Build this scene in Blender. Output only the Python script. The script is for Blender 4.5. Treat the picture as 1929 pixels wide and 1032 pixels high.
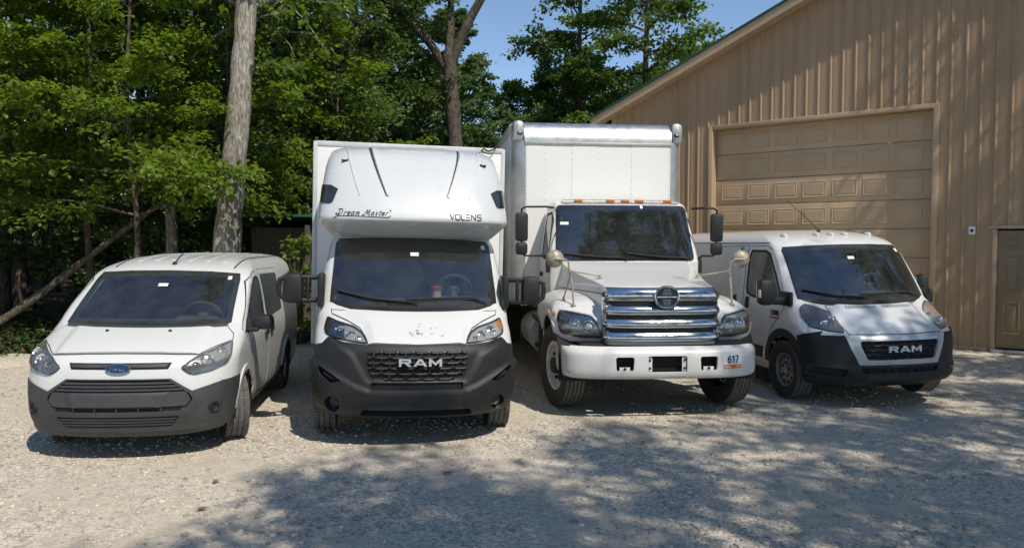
import bpy, bmesh, math, random
import numpy as np
from mathutils import Vector, Matrix, geometry
from mathutils.bvhtree import BVHTree

for _o in list(bpy.data.objects):
    bpy.data.objects.remove(_o)
SC = bpy.context.scene
COL = SC.collection
R = math.radians
rng = random.Random(7)

# ------------------------------------------------------------------ camera
cam_data = bpy.data.cameras.new('camera')
cam_data.sensor_width = 36.0
cam_data.lens = 36.0 * 1433.5 / 1929.0
cam_data.clip_start = 0.1
cam_data.clip_end = 2000.0
cam = bpy.data.objects.new('camera', cam_data)
COL.objects.link(cam)
cam.location = (0, 0, 1.972)
cam.rotation_euler = (Matrix.Rotation(R(90) - 0.03903, 3, 'X') @ Matrix.Rotation(0.0033, 3, 'Z')).to_euler()
SC.camera = cam

# ------------------------------------------------------------------ daylight
SUN_AZ = R(35.0)      # measured from straight behind the camera towards the right
SUN_EL = R(53.0)
SUN_DIR = Vector((math.sin(SUN_AZ) * math.cos(SUN_EL), -math.cos(SUN_AZ) * math.cos(SUN_EL), math.sin(SUN_EL)))
world = bpy.data.worlds.new('World')
SC.world = world
world.use_nodes = True
_n = world.node_tree.nodes
_n.clear()
_sky = _n.new('ShaderNodeTexSky')
_sky.sky_type = 'NISHITA'
_sky.sun_disc = False
_sky.sun_elevation = SUN_EL
_sky.sun_rotation = math.atan2(SUN_DIR.x, SUN_DIR.y)
_sky.air_density = 0.9
_sky.dust_density = 0.0
_sky.ozone_density = 2.4
_bg = _n.new('ShaderNodeBackground')
_bg.inputs['Strength'].default_value = 0.14
_out = _n.new('ShaderNodeOutputWorld')
world.node_tree.links.new(_sky.outputs['Color'], _bg.inputs['Color'])
world.node_tree.links.new(_bg.outputs['Background'], _out.inputs['Surface'])
sun_data = bpy.data.lights.new('sun', 'SUN')
sun_data.energy = 4.0
sun_data.angle = R(0.53)
sun_data.color = (1.0, 0.93, 0.82)
sun = bpy.data.objects.new('sun', sun_data)
COL.objects.link(sun)
sun.rotation_euler = SUN_DIR.to_track_quat('Z', 'Y').to_euler()
sun.location = SUN_DIR * 40

SC.view_settings.view_transform = 'Standard'
SC.view_settings.look = 'None'
SC.view_settings.exposure = 0.10
SC.view_settings.gamma = 1.0
SC.view_settings.use_curve_mapping = False
SC.cycles.max_bounces = 5
SC.cycles.diffuse_bounces = 3
SC.cycles.glossy_bounces = 3
SC.cycles.transmission_bounces = 3
SC.cycles.transparent_max_bounces = 8
SC.cycles.caustics_reflective = False
SC.cycles.use_adaptive_sampling = True
SC.cycles.adaptive_threshold = 0.02
SC.cycles.use_light_tree = False
SC.cycles.caustics_refractive = False

# ------------------------------------------------------------------ materials
def new_mat(name):
    m = bpy.data.materials.new(name)
    m.use_nodes = True
    nt = m.node_tree
    return m, nt, nt.nodes['Principled BSDF']

def N(nt, kind, **kw):
    n = nt.nodes.new(kind)
    for k, v in kw.items():
        if k in n.inputs:
            n.inputs[k].default_value = v
        else:
            setattr(n, k, v)
    return n

def simple(name, col, rough=0.5, metal=0.0, var=0.0, scale=6.0, bump=0.0, bscale=80.0, coat=0.0, spec=0.5):
    """one colour with an uneven second tone, small relief"""
    m, nt, b = new_mat(name)
    L = nt.links
    b.inputs['Base Color'].default_value = (*col, 1)
    b.inputs['Roughness'].default_value = rough
    b.inputs['Metallic'].default_value = metal
    b.inputs['Specular IOR Level'].default_value = spec
    if coat:
        b.inputs['Coat Weight'].default_value = coat
        b.inputs['Coat Roughness'].default_value = 0.06
    tc = N(nt, 'ShaderNodeTexCoord')
    if var:
        nz = N(nt, 'ShaderNodeTexNoise', Scale=scale, Detail=6.0, Roughness=0.65)
        L.new(tc.outputs['Object'], nz.inputs['Vector'])
        cr = N(nt, 'ShaderNodeValToRGB')
        cr.color_ramp.elements[0].position = 0.32
        cr.color_ramp.elements[1].position = 0.68
        lo = tuple(max(0, c * (1 - var)) for c in col)
        hi = tuple(min(1, c * (1 + var * 0.6)) for c in col)
        cr.color_ramp.elements[0].color = (*lo, 1)
        cr.color_ramp.elements[1].color = (*hi, 1)
        L.new(nz.outputs['Fac'], cr.inputs['Fac'])
        L.new(cr.outputs['Color'], b.inputs['Base Color'])
        mr = N(nt, 'ShaderNodeMapRange')
        mr.inputs['To Min'].default_value = max(0.02, rough - 0.12)
        mr.inputs['To Max'].default_value = min(1, rough + 0.14)
        L.new(nz.outputs['Fac'], mr.inputs['Value'])
        L.new(mr.outputs['Result'], b.inputs['Roughness'])
    if bump:
        nb = N(nt, 'ShaderNodeTexNoise', Scale=bscale, Detail=4.0)
        L.new(tc.outputs['Object'], nb.inputs['Vector'])
        bp = N(nt, 'ShaderNodeBump', Strength=bump, Distance=0.01)
        L.new(nb.outputs['Fac'], bp.inputs['Height'])
        L.new(bp.outputs['Normal'], b.inputs['Normal'])
    return m

def paint_white(name, col, rough=0.32, dirt=0.35, coat=0.35):
    """van paint: white with road film low down, specks and stone chips"""
    m, nt, b = new_mat(name)
    L = nt.links
    tc = N(nt, 'ShaderNodeTexCoord')
    n1 = N(nt, 'ShaderNodeTexNoise', Scale=2.2, Detail=7.0, Roughness=0.7)
    L.new(tc.outputs['Object'], n1.inputs['Vector'])
    n2 = N(nt, 'ShaderNodeTexNoise', Scale=34.0, Detail=3.0, Roughness=0.6)
    L.new(tc.outputs['Object'], n2.inputs['Vector'])
    vo = N(nt, 'ShaderNodeTexVoronoi', Scale=26.0)
    L.new(tc.outputs['Object'], vo.inputs['Vector'])
    sep = N(nt, 'ShaderNodeSeparateXYZ')
    L.new(tc.outputs['Object'], sep.inputs['Vector'])
    low = N(nt, 'ShaderNodeMapRange')
    low.inputs['From Min'].default_value = 1.0
    low.inputs['From Max'].default_value = 0.25
    low.inputs['To Min'].default_value = 0.12
    low.inputs['To Max'].default_value = 0.9
    L.new(sep.outputs['Z'], low.inputs['Value'])
    film = N(nt, 'ShaderNodeMath', operation='MULTIPLY')
    r1 = N(nt, 'ShaderNodeMapRange')
    r1.inputs['From Min'].default_value = 0.35
    r1.inputs['From Max'].default_value = 0.75
    L.new(n1.outputs['Fac'], r1.inputs['Value'])
    L.new(r1.outputs['Result'], film.inputs[0])
    L.new(low.outputs['Result'], film.inputs[1])
    fm = N(nt, 'ShaderNodeMath', operation='MULTIPLY')
    fm.inputs[1].default_value = dirt
    L.new(film.outputs[0], fm.inputs[0])
    mx = N(nt, 'ShaderNodeMix', data_type='RGBA')
    mx.inputs['A'].default_value = (*col, 1)
    mx.inputs['B'].default_value = (0.36, 0.31, 0.25, 1)
    L.new(fm.outputs[0], mx.inputs['Factor'])
    # specks
    sp = N(nt, 'ShaderNodeMath', operation='LESS_THAN')
    sp.inputs[1].default_value = 0.055
    L.new(vo.outputs['Distance'], sp.inputs[0])
    g = N(nt, 'ShaderNodeMath', operation='GREATER_THAN')
    g.inputs[1].default_value = 0.56
    L.new(n2.outputs['Fac'], g.inputs[0])
    s2 = N(nt, 'ShaderNodeMath', operation='MULTIPLY')
    L.new(sp.outputs[0], s2.inputs[0]); L.new(g.outputs[0], s2.inputs[1])
    s3 = N(nt, 'ShaderNodeMath', operation='MULTIPLY')
    s3.inputs[1].default_value = 0.55
    L.new(s2.outputs[0], s3.inputs[0])
    mx2 = N(nt, 'ShaderNodeMix', data_type='RGBA')
    mx2.inputs['B'].default_value = (0.16, 0.13, 0.10, 1)
    L.new(s3.outputs[0], mx2.inputs['Factor'])
    L.new(mx.outputs['Result'], mx2.inputs['A'])
    L.new(mx2.outputs['Result'], b.inputs['Base Color'])
    rr = N(nt, 'ShaderNodeMapRange')
    rr.inputs['To Min'].default_value = rough - 0.1
    rr.inputs['To Max'].default_value = rough + 0.16
    L.new(n1.outputs['Fac'], rr.inputs['Value'])
    L.new(rr.outputs['Result'], b.inputs['Roughness'])
    b.inputs['Coat Weight'].default_value = coat
    b.inputs['Coat Roughness'].default_value = 0.1
    return m

def glass_mat(name, tint, refl=1.0, rough=0.0, dust=0.06):
    """window pane: tinted see-through plus mirror reflection and a little dust"""
    m, nt, b = new_mat(name)
    L = nt.links
    out = nt.nodes['Material Output']
    nt.nodes.remove(b)
    tr = N(nt, 'ShaderNodeBsdfTransparent')
    tr.inputs['Color'].default_value = (*tint, 1)
    gl = N(nt, 'ShaderNodeBsdfGlossy', Roughness=rough)
    gl.inputs['Color'].default_value = (0.95 * refl, 0.98 * refl, 1.0 * refl, 1)
    fr = N(nt, 'ShaderNodeFresnel', IOR=2.1)
    mx = N(nt, 'ShaderNodeMixShader')
    L.new(fr.outputs['Fac'], mx.inputs['Fac'])
    L.new(tr.outputs['BSDF'], mx.inputs[1])
    L.new(gl.outputs['BSDF'], mx.inputs[2])
    df = N(nt, 'ShaderNodeBsdfDiffuse')
    df.inputs['Color'].default_value = (0.55, 0.55, 0.52, 1)
    tc = N(nt, 'ShaderNodeTexCoord')
    nz = N(nt, 'ShaderNodeTexNoise', Scale=4.0, Detail=8.0, Roughness=0.75)
    L.new(tc.outputs['Object'], nz.inputs['Vector'])
    mr = N(nt, 'ShaderNodeMapRange')
    mr.inputs['From Min'].default_value = 0.35
    mr.inputs['From Max'].default_value = 0.8
    mr.inputs['To Min'].default_value = dust * 0.3
    mr.inputs['To Max'].default_value = dust * 1.8
    L.new(nz.outputs['Fac'], mr.inputs['Value'])
    m2 = N(nt, 'ShaderNodeMixShader')
    L.new(mr.outputs['Result'], m2.inputs['Fac'])
    L.new(mx.outputs['Shader'], m2.inputs[1])
    L.new(df.outputs['BSDF'], m2.inputs[2])
    L.new(m2.outputs['Shader'], out.inputs['Surface'])
    return m

M = {}
M['white'] = paint_white('white_paint', (0.67, 0.67, 0.655), 0.26, 0.45, 0.6)
M['white_truck'] = paint_white('white_truck_paint', (0.68, 0.675, 0.655), 0.30, 0.6, 0.45)
M['fibreglass'] = paint_white('white_fibreglass', (0.58, 0.595, 0.61), 0.24, 0.18, 0.5)
M['box_white'] = paint_white('box_panel_white', (0.78, 0.775, 0.75), 0.45, 0.35, 0.1)
M['box_grey'] = simple('box_grey_panel', (0.55, 0.56, 0.57), 0.45, 0, 0.18, 3)
M['silver_paint'] = simple('silver_paint', (0.62, 0.635, 0.655), 0.32, 0.35, 0.06, 5, coat=0.4)
M['black_plastic'] = simple('black_bumper_plastic', (0.012, 0.0124, 0.0135), 0.55, 0, 0.35, 5, 0.12, 240)
M['grey_plastic'] = simple('charcoal_bumper_plastic', (0.050, 0.051, 0.054), 0.55, 0, 0.22, 5, 0.12, 240)
M['dark'] = simple('dark_void', (0.008, 0.008, 0.009), 0.8)
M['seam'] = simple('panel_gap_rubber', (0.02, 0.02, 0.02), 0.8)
M['trim'] = simple('cabin_trim_dark', (0.085, 0.088, 0.092), 0.7, 0, 0.2, 8)
M['trim_light'] = simple('cabin_trim_beige', (0.42, 0.43, 0.38), 0.7, 0, 0.1, 8)
M['seat'] = simple('seat_cloth', (0.06, 0.062, 0.068), 0.85, 0, 0.25, 30)
M['rubber'] = simple('tyre_rubber', (0.035, 0.034, 0.033), 0.85, 0, 0.35, 14, 0.2, 120)
M['tread'] = simple('dusty_tread_rubber', (0.11, 0.105, 0.095), 0.9, 0, 0.35, 22, 0.2, 120)
M['steel_rim'] = simple('grey_steel_rim', (0.32, 0.31, 0.30), 0.45, 0.6, 0.3, 12)
M['white_rim'] = simple('white_steel_rim', (0.66, 0.65, 0.62), 0.45, 0, 0.25, 10)
M['black_steel'] = simple('black_steel', (0.02, 0.02, 0.02), 0.5, 0.3, 0.3, 10)
M['chrome'] = simple('chrome', (0.62, 0.63, 0.65), 0.09, 1.0, 0.06, 9)
M['reflector'] = simple('lamp_reflector', (0.80, 0.81, 0.83), 0.16, 1.0)
M['lamp_housing'] = simple('lamp_housing_grey', (0.55, 0.56, 0.57), 0.3, 0.35, 0.25, 40)
M['alu'] = simple('bare_aluminium', (0.70, 0.70, 0.69), 0.40, 1.0, 0.10, 7)
M['alu_dull'] = simple('dull_aluminium', (0.44, 0.45, 0.46), 0.5, 0.75, 0.2, 5)
M['brass'] = simple('weathered_mirror_steel', (0.40, 0.35, 0.27), 0.5, 0.3, 0.35, 18)
M['amber'] = simple('amber_lens', (0.62, 0.19, 0.035), 0.3, 0, 0.25, 30)
M['amber_dim'] = simple('amber_reflector', (0.55, 0.20, 0.06), 0.3)
M['clear_lens'] = simple('cloudy_lens', (0.62, 0.61, 0.57), 0.25, 0, 0.15, 40)
M['red'] = simple('red_plastic', (0.45, 0.03, 0.03), 0.4)
M['orange'] = simple('orange_decal', (0.74, 0.14, 0.03), 0.5, 0, 0.12, 30)
M['ink'] = simple('black_lettering', (0.012, 0.012, 0.014), 0.4)
M['sticker'] = simple('pale_sticker', (0.70, 0.76, 0.66), 0.6)
M['decal_white'] = simple('white_decal', (0.80, 0.80, 0.79), 0.5)
M['blue_badge'] = simple('blue_enamel', (0.02, 0.045, 0.115), 0.25, 0.2, coat=0.5)
M['tub'] = simple('cream_tub', (0.68, 0.62, 0.45), 0.5)
M['letter'] = simple('silver_letter', (0.62, 0.63, 0.65), 0.35, 0.4)
M['white_gloss'] = paint_white('glossy_white_hood', (0.60, 0.615, 0.64), 0.16, 0.25, 1.0)
M['glass'] = glass_mat('window_glass', (0.66, 0.71, 0.70), dust=0.035)
M['glass_dark'] = glass_mat('privacy_glass', (0.10, 0.11, 0.12), dust=0.04)
M['lens'] = glass_mat('headlamp_lens', (0.95, 0.96, 0.95), dust=0.03)
M['lens_old'] = glass_mat('hazed_headlamp_lens', (0.86, 0.86, 0.82), dust=0.18)

# ------------------------------------------------------------------ objects
def finish(me, name, mat, parent=None, sharp=40.0, smooth=True):
    if mat is not None:
        me.materials.append(M[mat] if isinstance(mat, str) else mat)
    if smooth:
        me.shade_smooth()
        if sharp is not None:
            me.set_sharp_from_angle(angle=R(sharp))
    o = bpy.data.objects.new(name, me)
    COL.objects.link(o)
    if parent is not None:
        o.parent = parent
    return o

def empty(name, parent=None, loc=(0, 0, 0), rot=(0, 0, 0)):
    o = bpy.data.objects.new(name, None)
    o.empty_display_size = 0.2
    COL.objects.link(o)
    o.location = loc
    o.rotation_euler = rot
    if parent is not None:
        o.parent = parent
    return o

def tag(o, label=None, cat=None, group=None, kind=None):
    if label: o['label'] = label
    if cat: o['category'] = cat
    if group: o['group'] = group
    if kind: o['kind'] = kind
    return o

def copy_tree(o, parent=None):
    c = o.copy()
    COL.objects.link(c)
    if parent is not None:
        c.parent = parent
    for ch in list(o.children):
        k = copy_tree(ch, c)
        k.matrix_parent_inverse = ch.matrix_parent_inverse.copy()
    return c

def frame_from(d):
    d = Vector(d).normalized()
    a = Vector((0, 0, 1)) if abs(d.z) < 0.9 else Vector((1, 0, 0))
    u = d.cross(a).normalized()
    return u, d.cross(u).normalized(), d

class MB:
    """collects simple shapes into one mesh"""
    def __init__(s):
        s.v, s.f, s.m = [], [], []
    def add(s, vs, fs, mi=0):
        n = len(s.v)
        s.v += [tuple(p) for p in vs]
        for f in fs:
            s.f.append([i + n for i in f]); s.m.append(mi)
        return s
    def box(s, c, size, bev=0.0, rot=None, mi=0):
        hx, hy, hz = size[0] / 2, size[1] / 2, size[2] / 2
        b = min(bev, hx * .95, hy * .95, hz * .95)
        vs, idx = [], {}
        if b <= 0:
            for sx in (-1, 1):
                for sy in (-1, 1):
                    for sz in (-1, 1):
                        vs.append((sx * hx, sy * hy, sz * hz))
            fs = [(0, 1, 3, 2), (4, 6, 7, 5), (0, 4, 5, 1), (2, 3, 7, 6), (0, 2, 6, 4), (1, 5, 7, 3)]
        else:
            bm = bmesh.new()
            bmesh.ops.create_cube(bm, size=1.0)
            for v in bm.verts:
                v.co = (v.co.x * 2 * hx, v.co.y * 2 * hy, v.co.z * 2 * hz)
            bmesh.ops.bevel(bm, geom=list(bm.edges) + list(bm.verts), offset=b, segments=2, profile=0.5, affect='EDGES')
            bm.verts.index_update()
            vs = [tuple(v.co) for v in bm.verts]
            fs = [[v.index for v in f.verts] for f in bm.faces]
            bm.free()
        c = Vector(c)
        if rot is not None:
            rm = rot if isinstance(rot, Matrix) else Matrix.Rotation(rot, 3, 'Z')
            vs = [rm @ Vector(p) + c for p in vs]
        else:
            vs = [Vector(p) + c for p in vs]
        return s.add(vs, fs, mi)
    def tube(s, pts, r, n=8, caps=True, mi=0, closed=False):
        pts = [Vector(p) for p in pts]
        if not hasattr(r, '__len__'):
            r = [r] * len(pts)
        K = len(pts)
        vs, fs = [], []
        pu = None
        for i, p in enumerate(pts):
            if closed:
                d = pts[(i + 1) % K] - pts[(i - 1) % K]
            else:
                d = pts[min(i + 1, K - 1)] - pts[max(i - 1, 0)]
            if d.length < 1e-9: d = Vector((0, 0, 1))
            d.normalize()
            if pu is None:
                u, w, _ = frame_from(d)
            else:
                u = pu - d * pu.dot(d)
                if u.length < 1e-6: u, w, _ = frame_from(d)
                u.normalize(); w = d.cross(u)
            pu = u
            for k in range(n):
                a = 2 * math.pi * k / n
                vs.append(p + (u * math.cos(a) + w * math.sin(a)) * r[i])
        segs = K if closed else K - 1
        for i in range(segs):
            j = (i + 1) % K
            for k in range(n):
                k2 = (k + 1) % n
                fs.append((i * n + k, i * n + k2, j * n + k2, j * n + k))
        if caps and not closed:
            fs.append(tuple(range(n - 1, -1, -1)))
            fs.append(tuple((K - 1) * n + k for k in range(n)))
        return s.add(vs, fs, mi)
    def lathe(s, prof, c=(0, 0, 0), axis=(1, 0, 0), n=32, mi=0, a0=0.0, a1=2 * math.pi):
        """prof: (radius, offset along axis)"""
        u, w, d = frame_from(axis)
        c = Vector(c)
        full = abs(a1 - a0 - 2 * math.pi) < 1e-6
        cols = n if full else n + 1
        vs, fs = [], []
        for rr, h in prof:
            for k in range(cols):
                a = a0 + (a1 - a0) * k / n
                vs.append(c + d * h + (u * math.cos(a) + w * math.sin(a)) * rr)
        for i in range(len(prof) - 1):
            for k in range(n):
                k2 = (k + 1) % cols
                fs.append((i * cols + k, i * cols + k2, (i + 1) * cols + k2, (i + 1) * cols + k))
        return s.add(vs, fs, mi)
    def prism(s, poly, fn, d0, d1, mi=0):
        """extrude a 2D polygon; fn(a,b,depth) -> 3D point"""
        n = len(poly)
        vs = [fn(a, b, d0) for a, b in poly] + [fn(a, b, d1) for a, b in poly]
        fs = [tuple(range(n - 1, -1, -1)), tuple(range(n, 2 * n))]
        for i in range(n):
            j = (i + 1) % n
            fs.append((i, j, n + j, n + i))
        return s.add(vs, fs, mi)
    def build(s, name, mat, parent=None, sharp=40.0, smooth=True, fixn=True):
        me = bpy.data.meshes.new(name)
        me.from_pydata(s.v, [], s.f)
        if fixn:
            bm = bmesh.new(); bm.from_mesh(me)
            bmesh.ops.recalc_face_normals(bm, faces=bm.faces)
            bm.to_mesh(me); bm.free()
        if isinstance(mat, (list, tuple)):
            for q in mat: me.materials.append(M[q])
            me.polygons.foreach_set('material_index', s.m)
            return finish(me, name, None, parent, sharp, smooth)
        return finish(me, name, mat, parent, sharp, smooth)

def catmull(p0, p1, p2, p3, t):
    return 0.5 * ((2 * p1) + (-p0 + p2) * t + (2 * p0 - 5 * p1 + 4 * p2 - p3) * t * t + (-p0 + 3 * p1 - 3 * p2 + p3) * t ** 3)

def spline(keys, sub):
    """keys: list of tuples -> dense list"""
    K = np.array(keys, float)
    out = []
    n = len(K)
    for i in range(n - 1):
        a, b, c, d = K[max(i - 1, 0)], K[i], K[i + 1], K[min(i + 2, n - 1)]
        for j in range(sub):
            out.append(catmull(a, b, c, d, j / sub))
    out.append(K[-1])
    return np.array(out)

def rpoly(pts, r, n=5):
    """round the corners of a polygon; r one number or one for each corner"""
    out = []
    K = len(pts)
    for i, p in enumerate(pts):
        rr = r[i] if hasattr(r, '__len__') else r
        p = np.array(p, float); a = np.array(pts[i - 1], float); b = np.array(pts[(i + 1) % K], float)
        if rr <= 0:
            out.append(tuple(p)); continue
        da, db = a - p, b - p
        la, lb = np.linalg.norm(da), np.linalg.norm(db)
        q = min(rr, la * 0.48, lb * 0.48)
        A, B = p + da / la * q, p + db / lb * q
        for k in range(n + 1):
            t = k / n
            out.append(tuple((1 - t) ** 2 * A + 2 * t * (1 - t) * p + t * t * B))
    return out

def inside(poly, x, y):
    c = False
    n = len(poly)
    j = n - 1
    for i in range(n):
        xi, yi = poly[i]; xj, yj = poly[j]
        if (yi > y) != (yj > y) and x < (xj - xi) * (y - yi) / (yj - yi) + xi:
            c = not c
        j = i
    return c

def resample(poly, step):
    out = []
    n = len(poly)
    for i in range(n):
        a, b = np.array(poly[i]), np.array(poly[(i + 1) % n])
        k = max(1, int(math.ceil(np.linalg.norm(b - a) / step)))
        for j in range(k):
            out.append(tuple(a + (b - a) * j / k))
    return out

def offset_poly(poly, d):
    """move a polygon's edges outwards by d (2D, any winding)"""
    P = np.array(poly, float)
    n = len(P)
    area = sum(P[i][0] * P[(i + 1) % n][1] - P[(i + 1) % n][0] * P[i][1] for i in range(n))
    sg = 1 if area > 0 else -1
    out = []
    for i in range(n):
        a, p, b = P[i - 1], P[i], P[(i + 1) % n]
        e1, e2 = p - a, b - p
        l1, l2 = np.linalg.norm(e1), np.linalg.norm(e2)
        if l1 < 1e-9 or l2 < 1e-9:
            out.append(tuple(p)); continue
        n1 = np.array((e1[1], -e1[0])) / l1; n2 = np.array((e2[1], -e2[0])) / l2
        m = n1 + n2
        q = m @ m
        if q < 0.3: m = n1; q = 1.0; k = 1
        else: k = 2 / q
        out.append(tuple(p + sg * d * m * min(k, 2.0)))
    return out

def inside_np(poly, X, Y):
    P = np.array(poly, float)
    A, B = np.roll(P, 1, axis=0), P
    out = np.zeros(len(X), bool)
    for (xj, yj), (xi, yi) in zip(A, B):
        if yi == yj: continue
        out ^= ((yi > Y) != (yj > Y)) & (X < (xj - xi) * (Y - yi) / (yj - yi) + xi)
    return out

def tri_fill(poly, step, holes=()):
    """constrained triangulation with inner grid points; boundary loop first"""
    loop = resample(poly, step)
    pts = [Vector(p) for p in loop]
    edges = [(i, (i + 1) % len(loop)) for i in range(len(loop))]
    loops = [list(range(len(loop)))]
    for h in holes:
        hl = resample(h, step)
        s0 = len(pts)
        pts += [Vector(p) for p in hl]
        edges += [(s0 + i, s0 + (i + 1) % len(hl)) for i in range(len(hl))]
        loops.append(list(range(s0, s0 + len(hl))))
    A = np.array(loop)
    x0, y0 = A.min(0); x1, y1 = A.max(0)
    gx, gy = [], []
    row = 0
    y = y0 + step * 0.5
    while y < y1:
        xs = np.arange(x0 + step * (0.5 if row % 2 else 0.0), x1, step)
        gx.append(xs); gy.append(np.full(len(xs), y))
        y += step * 0.87
        row += 1
    if gx:
        gx = np.concatenate(gx); gy = np.concatenate(gy)
        ok = inside_np(offset_poly(loop, -step * 0.35), gx, gy) & inside_np(loop, gx, gy)
        for h in holes:
            ok &= ~inside_np(offset_poly(resample(h, step), step * 0.35), gx, gy)
        pts += [Vector((float(a), float(b))) for a, b in zip(gx[ok], gy[ok])]
    vo, _, fo, ov, _, _ = geometry.delaunay_2d_cdt(pts, edges, [], 0, 1e-6)
    inv = {}
    for i, o in enumerate(ov):
        for q in o:
            inv.setdefault(q, i)
    V = [(v.x, v.y) for v in vo]
    FA = np.array([list(f) for f in fo])
    C = np.array(V)[FA].mean(axis=1)
    ok = inside_np(loop, C[:, 0], C[:, 1])
    for h in holes:
        ok &= ~inside_np(h, C[:, 0], C[:, 1])
    F = [list(map(int, f)) for f in FA[ok]]
    LL = [[inv[i] for i in lp if i in inv] for lp in loops]
    return V, F, LL

class Surf:
    """a smooth body surface that panels, panes and lamps are laid on"""
    def __init__(s, V, F):
        s.V = [Vector(v) for v in V]
        s.F = F
        s.tree = BVHTree.FromPolygons(s.V, F)
        A = np.array([tuple(v) for v in s.V])
        F4 = np.array([list(f) + [f[2]] * (4 - len(f)) for f in F])
        c = np.cross(A[F4[:, 1]] - A[F4[:, 0]], A[F4[:, 2]] - A[F4[:, 0]]) + np.cross(A[F4[:, 2]] - A[F4[:, 0]], A[F4[:, 3]] - A[F4[:, 0]])
        nn = np.zeros((len(V), 3))
        for k in range(4):
            np.add.at(nn, F4[:, k], c)
        ln = np.linalg.norm(nn, axis=1); ln[ln == 0] = 1
        s.N = nn / ln[:, None]
        s.C = A[F4].mean(axis=1)
        s.keep = [True] * len(F)
    def norm_at(s, loc, fi):
        f = s.F[fi]
        w = [1.0 / max(1e-7, (s.V[i] - loc).length) ** 2 for i in f]
        n = sum((Vector(s.N[i]) * k for i, k in zip(f, w)), Vector())
        return n.normalized()
    def hit(s, p, d):
        d = Vector(d).normalized()
        loc, nr, fi, _ = s.tree.ray_cast(Vector(p) - d * 6.0, d)
        if loc is None:
            loc, nr, fi, _ = s.tree.find_nearest(Vector(p))
        n = s.norm_at(loc, fi)
        if n.dot(d) > 0.2: n = -n
        return loc, n
    def cut(s, poly, mode, cond=None):
        ia, ib = {'F': (0, 2), 'B': (0, 2), 'L': (1, 2), 'R': (1, 2), 'T': (0, 1)}[mode]
        hit = inside_np(poly, s.C[:, ia], s.C[:, ib])
        for k in np.nonzero(hit)[0]:
            if cond is None or cond(Vector(s.C[k])):
                s.keep[k] = False
    def mesh(s, name, mat, parent, inner=None, inner_mat=None):
        F = [f for f, k in zip(s.F, s.keep) if k]
        me = bpy.data.meshes.new(name)
        me.from_pydata([tuple(v) for v in s.V], [], F)
        o = finish(me, name, mat, parent, 50)
        if inner:
            me2 = bpy.data.meshes.new('cabin_lining')
            me2.from_pydata([tuple(v - Vector(n) * inner) for v, n in zip(s.V, s.N)], [], [f[::-1] for f in F])
            finish(me2, 'cabin_lining', inner_mat, parent, 50)
        return o

def to2d(mode, c):
    if mode == 'F' or mode == 'B': return c[0], c[2]
    if mode in 'LR': return c[1], c[2]
    return c[0], c[1]

def mode_dir(mode):
    return {'F': Vector((0, 1, 0)), 'B': Vector((0, -1, 0)), 'L': Vector((-1, 0, 0)), 'R': Vector((1, 0, 0)), 'T': Vector((0, 0, -1))}[mode]

def from2d(mode, a, b):
    if mode == 'F': return Vector((a, -1, b))
    if mode == 'B': return Vector((a, 9, b))
    if mode == 'L': return Vector((3, a, b))
    if mode == 'R': return Vector((-3, a, b))
    return Vector((a, b, 6))

def panel(S, name, mat, parent, poly, mode='F', off=0.006, thick=0.012, step=0.05, seam=0.0, holes=(), lift=None, d=None, seam_name='seam'):
    """a sheet cut to a 2D outline and laid on surface S, with turned-in edges.
    mode F/B/L/R/T looks along an axis; or mode None with 3D outline points and a direction d"""
    if mode is None:
        d = Vector(d).normalized()
        u, w, _ = frame_from(d)
        P3 = [Vector(p) for p in poly]
        poly2 = [(p.dot(u), p.dot(w)) for p in P3]
        f3 = lambda a, b: u * a + w * b - d * 3
    else:
        d = mode_dir(mode)
        poly2 = poly
        f3 = lambda a, b: from2d(mode, a, b)
    V2, F, LL = tri_fill(poly2, step, holes)
    V, NN = [], []
    for a, b in V2:
        p, n = S.hit(f3(a, b), d)
        o = off + (lift(p) if lift else 0.0)
        V.append(p + n * o); NN.append(n)
    # winding towards the outside
    F2 = []
    for f in F:
        fn = (V[f[1]] - V[f[0]]).cross(V[f[2]] - V[f[0]])
        F2.append(f if fn.dot(NN[f[0]]) > 0 else f[::-1])
    nv = len(V)
    cn = [tuple(n) for n in NN]
    if thick > 0:
        for lp in LL:
            K = len(lp)
            top = len(V)
            for i in lp:
                V.append(V[i].copy()); cn.append(None)
            bot = len(V)
            for i in lp:
                V.append(V[i] - NN[i] * (thick + (lift(V[i]) if lift else 0.0))); cn.append(None)
            for k in range(K):
                k2 = (k + 1) % K
                F2.append([top + k, top + k2, bot + k2, bot + k])
    me = bpy.data.meshes.new(name)
    me.from_pydata([tuple(v) for v in V], [], F2)
    if thick > 0:
        for k in range(nv, len(V)):
            i = k
        # side walls: plain normals pointing sideways
        me.update()
        acc = [Vector() for _ in V]
        for p in me.polygons:
            if p.vertices[0] >= nv:
                for i in p.vertices: acc[i] += p.normal
        for i in range(nv, len(V)):
            cn[i] = tuple(acc[i].normalized()) if acc[i].length > 0 else (0, 0, 1)
    if lift:
        me.update()
        acc = [Vector() for _ in V]
        for p in me.polygons:
            if p.vertices[0] < nv:
                for i in p.vertices: acc[i] += p.normal * p.area
        for i in range(nv):
            if acc[i].length > 0: cn[i] = tuple(acc[i].normalized())
    me.shade_smooth()
    me.normals_split_custom_set_from_vertices(cn)
    ob = finish(me, name, mat, parent, None, False)
    if seam > 0:
        ring = offset_poly(resample(poly2, step), seam)
        V2, F, _ = tri_fill(ring, step, [offset_poly(resample(poly2, step), -seam * 0.3)])
        VV = []
        for a, b in V2:
            p, n = S.hit(f3(a, b), d)
            VV.append(p + n * (0.002))
        m2 = bpy.data.meshes.new(seam_name)
        m2.from_pydata([tuple(v) for v in VV], [], F)
        finish(m2, seam_name, 'seam', ob, None)
    return ob

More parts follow.
